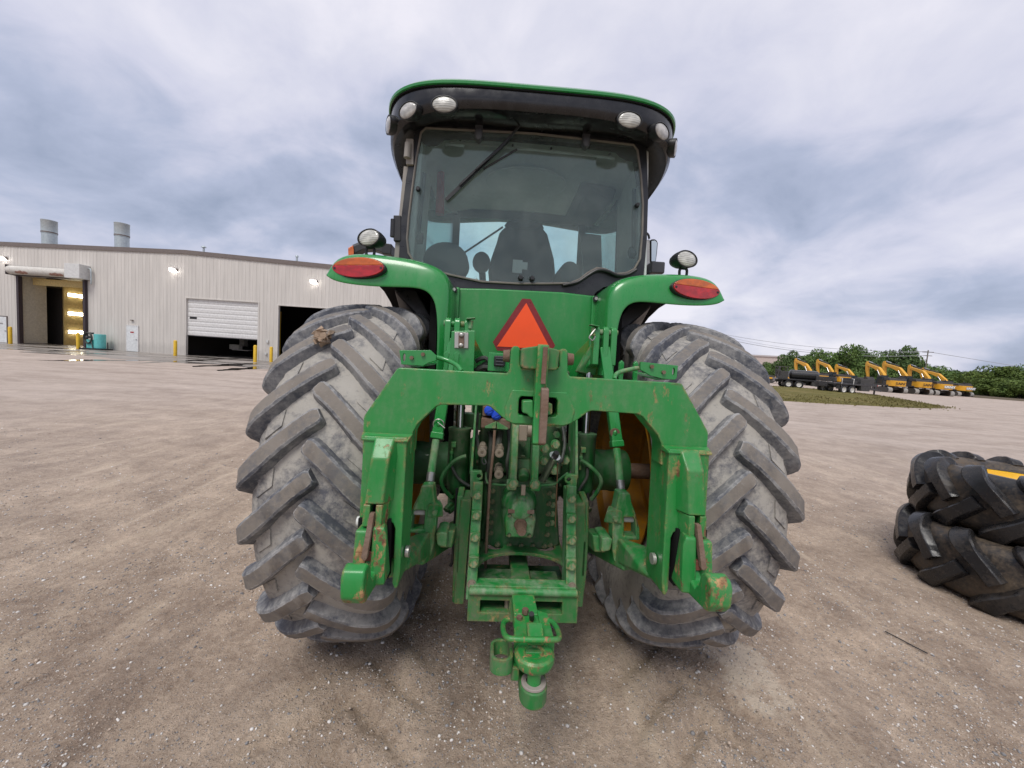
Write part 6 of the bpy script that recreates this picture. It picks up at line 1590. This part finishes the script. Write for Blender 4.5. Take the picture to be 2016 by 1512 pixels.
def yard_trailer(px, depth, yaw, label, tank):
    r = empty('black_trailer', None, far_pt(px, depth), (0, 0, yaw)); tag(r, label, 'trailer')
    b = MB(); b.box((0, 0, 1.15), (2.4, 6.4, .22)); b.box((0, 0, .9), (1.0, 6.6, .35)); b.build('deck', M['veh_black'], r, .02)
    b = MB(); b.hull([(x, y, z) for x in (-.5, .5) for y, z in ((3.2, .85), (5.0, .6), (5.0, .45), (3.2, .65))]); b.cyl((0, 4.6, .1), (0, 4.6, 1.2), .09, n=10); b.box((0, 4.6, .06), (.5, .4, .1)); b.build('tongue', M['veh_black'], r, .02)
    for y in (-1.9, -.7):
        for sx in (-1, 1): truck_wheel(r, (sx * 1.22, y, .52))
    b = MB()
    for sx in (-1, 1):
        b.box((sx * 1.22, -1.3, 1.12), (.42, 2.6, .06)); b.box((sx * 1.22, -2.65, .85), (.42, .05, .6))
    b.build('mudguard', M['veh_black'], r, .02)
    for x in (-1.0, 1.0):
        b = MB(); b.box((x, 1.4, .72), (.5, 1.3, .55)); b.build('toolbox', M['exc_dark'], r, .03)
    if tank:
        b = MB(); b.lathe([(.0, -2.0), (.45, -1.98), (.62, -1.8), (.62, 1.2), (.45, 1.38), (0, 1.4)], (0, .4, 1.88), (0, 1, 0), 28); b.build('tank', M['veh_black'], r)
        b = MB(); b.box((0, -2.4, 1.75), (2.0, .9, 1.0)); b.box((.5, -2.9, 2.2), (.2, .2, 1.2)); b.box((-.6, -2.7, 2.1), (.5, .5, .6)); b.cyl((0, -3.1, 1.4), (0, -3.1, 2.5), .08, n=10); b.build('pump_unit', M['exc_dark'], r, .04)
    else:
        b = MB(); b.box((.0, 1.8, 1.55), (2.2, 2.0, .62)); b.box((0, -2.9, 1.6), (2.2, .3, .5)); b.box((.2, .3, 1.40), (1.4, .6, .3)); b.build('crates', M['exc_dark'], r, .04)
        b = MB()
        for sx in (-1, 1):
            for y in (-2.2, -.5): b.tube(smooth_path([(sx * 1.25, y, .9), (sx * 1.27, y, 1.6), (sx * 1.2, y + .1, 1.75), (sx * .9, y + .15, 1.78)], 4), .035, 6)
        b.build('stake', M['rim_white'], r)
    b = MB(); b.box((0, 3.25, 1.16), (2.38, .06, .16)); b.build('end_marker', M['orange_flag'] if tank else M['red'], r)
    return r


yard_trailer(1578, 53, rad(-112), 'black tank trailer with white tandem wheels beyond the grass island', True)
yard_trailer(1664, 45.5, rad(-80), 'black flat trailer with large pale wheels at the grass island edge', False)
ro_ = empty('road_roller', None, far_pt(1538, 72), (0, 0, rad(70))); tag(ro_, 'yellow road roller with black open cab, left of the black tank trailer', 'road roller')
b = MB(); b.cyl((-1.0, 2.0, .75), (1.0, 2.0, .75), .75, n=28); b.build('drum', M['exc_dark'], ro_)
b = MB(); b.box((0, 2.0, .95), (2.3, 1.0, .30)); b.box((0, 1.0, 1.0), (2.3, .9, .5)); b.build('drum_frame', M['exc_yellow'], ro_, .05)
b = MB(); b.hull([(x, y, z) for x in (-.75, .75) for y, z in ((-2.6, 1.0), (-.6, 1.0), (-2.5, 1.9), (-.6, 2.1))]); b.build('hood', M['exc_yellow'], ro_, .06)
b = MB()
for x in (-.75, .75):
    for y in (-.5, .9): b.box((x, y, 2.2), (.12, .12, 2.0))
b.box((0, .2, 3.22), (1.8, 1.8, .10)); b.box((0, .2, 1.45), (1.6, 1.5, .5)); b.build('cab_frame', M['exc_dark'], ro_, .02)
for sx in (-1, 1): truck_wheel(ro_, (sx * .85, -1.7, .75), .75, .5, 'exc_yellow')
ct = empty('canopy_cart', None, far_pt(1486, 66), (0, 0, rad(60))); tag(ct, 'small machine with pale yellow canopy, mostly hidden by the right tractor tyre', 'cart')
b = MB(); b.box((0, 0, 2.35), (1.7, 2.4, .14)); b.build('canopy', plain('pale_yellow', (.75, .66, .25), .5), ct, .04)
b = MB()
for x in (-.7, .7):
    for y in (-1.0, 1.0): b.box((x, y, 1.6), (.07, .07, 1.4))
b.box((0, 0, .7), (1.4, 2.6, .5)); b.build('body', M['exc_dark'], ct, .03)
for x in (-.7, .7):
    for y in (-.9, .9): truck_wheel(ct, (x, y, .33), .33, .2)

# ------------------------------------------------------------------ trees and bushes
def leaf_mat(name, a, c_):
    mt, nt, b = mat_new(name); N = NT(nt); v = N.vec('World'); n_ = N.noise(v, .55, 4, .6); n2_ = N.noise(v, 3.0, 3)
    N.set(b.inputs['Base Color'], N.mix(N.ramp(N.math('ADD', N.math('MULTIPLY', n_, .6), N.math('MULTIPLY', n2_, .4)), (.36, 0.0), (.64, 1.0)), a, c_)); b.inputs['Roughness'].default_value = .7; b.inputs['Specular IOR Level'].default_value = .25
    return mt


M['leaf'] = [leaf_mat('oak_leaf', (.042, .080, .024), (.11, .165, .05)), leaf_mat('elm_leaf', (.05, .105, .026), (.14, .21, .055)), leaf_mat('bush_leaf', (.045, .085, .018), (.14, .19, .04))]
M['bark'] = plain('bark', (.09, .07, .055), .9)


def crown_mesh(name, seed, lobes, nleaf, size, mt, zmin=.12):
    rg = np.random.default_rng(seed); P, F = [], []
    lob = []
    for _ in range(lobes):
        a = rg.uniform(0, 2 * PI); h = rg.uniform(0, 1); rr = (1 - abs(h - .42) * 1.1) * rg.uniform(.25, .72)
        lob.append((rr * math.cos(a), rr * math.sin(a), h * .72 + .18, rg.uniform(.18, .34)))
    for k in range(nleaf):
        l = lob[rg.integers(len(lob))]; d = rg.normal(0, 1, 3); d /= np.linalg.norm(d); rad_ = l[3] * rg.uniform(.55, 1.06) ** .6
        c0 = np.array(l[:3]) + d * rad_ * np.array([1, 1, .8])
        if c0[2] < zmin: continue
        n = d + rg.normal(0, .6, 3); n /= np.linalg.norm(n); u = np.cross(n, rg.normal(0, 1, 3)); u /= np.linalg.norm(u); w = np.cross(n, u); s_ = size * rg.uniform(.6, 1.5); i0 = len(P)
        P += [c0 - u * s_, c0 - w * s_ * .5, c0 + u * s_, c0 + w * s_ * .55]; F.append((i0, i0 + 1, i0 + 2, i0 + 3))
    me = bpy.data.meshes.new(name); me.from_pydata([tuple(p) for p in P], [], F); me.materials.append(mt); return me


crowns = [crown_mesh('crown', 40 + i, 16 + 3 * i, 5200, .034, M['leaf'][i % 2]) for i in range(4)]
bushes = [crown_mesh('foliage', 70 + i, 13, 4200, .034, M['leaf'][2], .02) for i in range(3)]


def trunk_mesh(seed):
    random.seed(seed); b = MB(); b.tube([(0, 0, -.02), (.01, 0, .15), (.0, .01, .35), (.02, 0, .6)], [.035, .026, .02, .01], 8)
    for k in range(6):
        a = k * 1.05 + random.random(); z = .2 + .06 * k; b.tube([(0, 0, z), (.12 * math.cos(a), .12 * math.sin(a), z + .12), (.3 * math.cos(a), .3 * math.sin(a), z + .24)], [.014, .009, .003], 6)
    return b.mesh('trunk', M['bark'])


trk = [trunk_mesh(i) for i in range(2)]


def tree(px, depth, w_, h, k, label, rz=0, grp='trees beyond the parked machines'):
    p = far_pt(px, depth); t_ = empty('tree', None, p, (0, 0, rz)); t_.scale = (w_ / 1.5, w_ / 1.5, h * .80); tag(t_, label, 'tree', grp)
    link('trunk', trk[k % 2], t_); link('crown', crowns[k % 4], t_)


def bush(px, depth, w_, h, k, label, rz=0):
    p = far_pt(px, depth); t_ = empty('bush', None, p, (0, 0, rz)); t_.scale = (w_ / 1.3, w_ / 1.3, h); tag(t_, label, 'bush', 'bushes along the right yard edge')
    link('stem', trk[k % 2], t_, scale=(1, 1, .7)); link('foliage', bushes[k % 3], t_)


anon = 'leafy green tree in the dense row beyond the parked machines'
tree(1548, 92, 8, 9.2, 0, 'round dark green tree behind the road roller', .3)
tree(1597, 96, 9, 10.0, 1, 'dark green tree above the first excavator boom', 1.2)
tree(1628, 104, 10, 9.6, 2, 'dark green tree between the first and second excavator booms', 2.0)
tree(1655, 100, 12, 12.2, 1, 'bright green broad tree above the left group of booms', .7)
tree(1682, 106, 12, 13.6, 0, 'tall dark green tree behind the black flat trailer', 2.6)
tree(1712, 104, 11, 11.0, 3, 'leafy tree above the lowest boom of the left group', .9)
tree(1738, 108, 11, 11.4, 2, 'leafy tree just left of the tallest tree in the row', 3.3)
tree(1766, 104, 13, 14.2, 0, 'tallest dark green tree, behind the middle of the excavator row', 1.9)
tree(1790, 108, 10, 11.2, 1, 'leafy tree just right of the tallest tree in the row', 4.1)
tree(1822, 112, 11, 8.6, 3, 'low leafy tree directly behind the utility pole', .2)
tree(1850, 112, 12, 8.4, 1, 'low bright green tree behind the raised end boom', 2.2)
tree(1886, 112, 12, 7.8, 0, 'low dark green tree just left of the olive bushes', 5.0)
tree(1520, 118, 8, 6.0, 3, 'small dim green tree at the left end of the row, beside the tractor tyre', 1.1)
tree(1506, 128, 8, 6.8, 0, 'dim green tree at the far left end, below the pale far roof', 3.1)
tree(2012, 86, 6.5, 8.6, 3, 'thin grey-green tree rising above the bushes at the right photo edge', .4)
tree(1700, 120, 14, 9, 2, anon, 1.4); tree(1570, 122, 14, 8, 3, anon, 2.4); tree(1640, 124, 14, 8.4, 0, anon, 3.4); tree(1750, 124, 14, 8.6, 1, anon, 4.4); tree(1910, 122, 14, 7.8, 2, anon, .4); tree(1800, 126, 14, 7.6, 1, anon, .9)
anb = 'bushy olive green shrub in the row edging the gravel yard'
bush(1935, 84, 9, 5.6, 0, 'bright olive bush just right of the last excavator', .4); bush(1960, 80, 8, 6.4, 1, 'tall bushy shrub right behind the bright olive bush', 1.3); bush(1990, 80, 9, 5.4, 2, 'olive shrub in the back row near the right photo edge', 2.6); bush(2020, 78, 9, 5.8, 0, anb, 3.0); bush(1948, 76, 6, 3.6, 1, 'low rounded shrub at the gravel edge by the excavators', 5.0); bush(1980, 74, 7, 3.6, 2, 'low front shrub between the gravel and the olive bushes', 4.0); bush(2012, 72, 7, 3.7, 0, 'low front shrub cut by the right photo edge', 1.0); bush(2040, 74, 9, 5.5, 1, anb, 2.0); bush(2070, 74, 10, 6, 2, anb, 3.0); bush(1915, 90, 8, 4.6, 1, anb, .0)
# dark ground cover below the bushes
M['scrub'] = plain('brown_scrub', (.10, .075, .045), .95, var=.35, bump=.8, bscale=3, coord='Object')
b = MB(); pa = [far_pt(x, d) for x, d in ((1918, 66.5), (1960, 65), (2016, 63.5), (2090, 62), (2090, 82), (1990, 88), (1910, 94))]
b.loft([[p for p in pa], [p + Vector((0, 0, .25)) + (Vector((sum(q.x for q in pa) / 7, sum(q.y for q in pa) / 7, 0)) - p) * .06 for p in pa]], True, False, True); tag(b.build('scrub_verge', M['scrub']), kind='structure')
# utility poles and lines, far pale building
M['wood'] = plain('grey_pole_wood', (.16, .14, .12), .9)
poles = []
for px, dp, h, lab in ((1818, 96, 10.2, 'grey utility pole standing behind the excavator booms'), (1380, 110, 13.0, None)):
    p = far_pt(px, dp); poles.append((p, h))
    if not lab: continue
    po = empty('utility_pole', None, p); tag(po, lab, 'utility pole')
    b = MB(); b.cyl((0, 0, 0), (0, 0, h), .17, .11, 10); b.build('post', M['wood'], po)
    b = MB(); b.box((0, 0, h - .5), (2.0, .14, .16), (0, 0, rad(-40))); b.box((0, 0, h - 1.4), (1.6, .12, .14), (0, 0, rad(-40))); b.build('crossarm', M['wood'], po)
M['wire'] = plain('pale_wire', (.30, .31, .32), .5)
for k, (dz, sag, r) in enumerate(((-.35, 1.6, .045), (-1.3, 2.2, .06), (-.35, 2.6, .03))):
    (p0, h0), (p1, h1) = poles; b = MB(); pts = []
    for i in range(25):
        t = i / 24; q = p0.lerp(p1, t); pts.append(Vector((q.x, q.y + (.6 if k == 2 else 0), (h0 + (h1 - h0) * t) + dz - sag * 4 * t * (1 - t))))
    b.tube(pts, r, 6); tag(b.build('power_line', M['wire']), ('upper', 'lower thick', 'lowest sagging')[k] + ' overhead power line crossing above the excavators', 'power line')
(p0, h0) = poles[0]; p2 = far_pt(2200, 120); b = MB(); b.tube([p0 + Vector((0, 0, h0 - .4)), p0.lerp(p2, .5) + Vector((0, 0, 8.0)), p2 + Vector((0, 0, 9.5))], .05, 6); tag(b.build('power_line', M['wire']), 'overhead power line running right of the utility pole', 'power line')
fb = empty('far_warehouse', None, far_pt(1480, 230), (0, 0, rad(-30))); tag(fb, 'distant pale pinkish flat warehouse roof behind the tractor tyre', 'building')
b = MB(); b.box((0, 0, 5.5), (60, 30, 11)); b.build('wall', plain('pale_far_wall', (.50, .42, .38), .8), fb)
b = MB(); b.box((0, 0, 11.4), (61, 31, .8)); b.build('roof', plain('pale_far_roof', (.46, .42, .41), .8), fb)
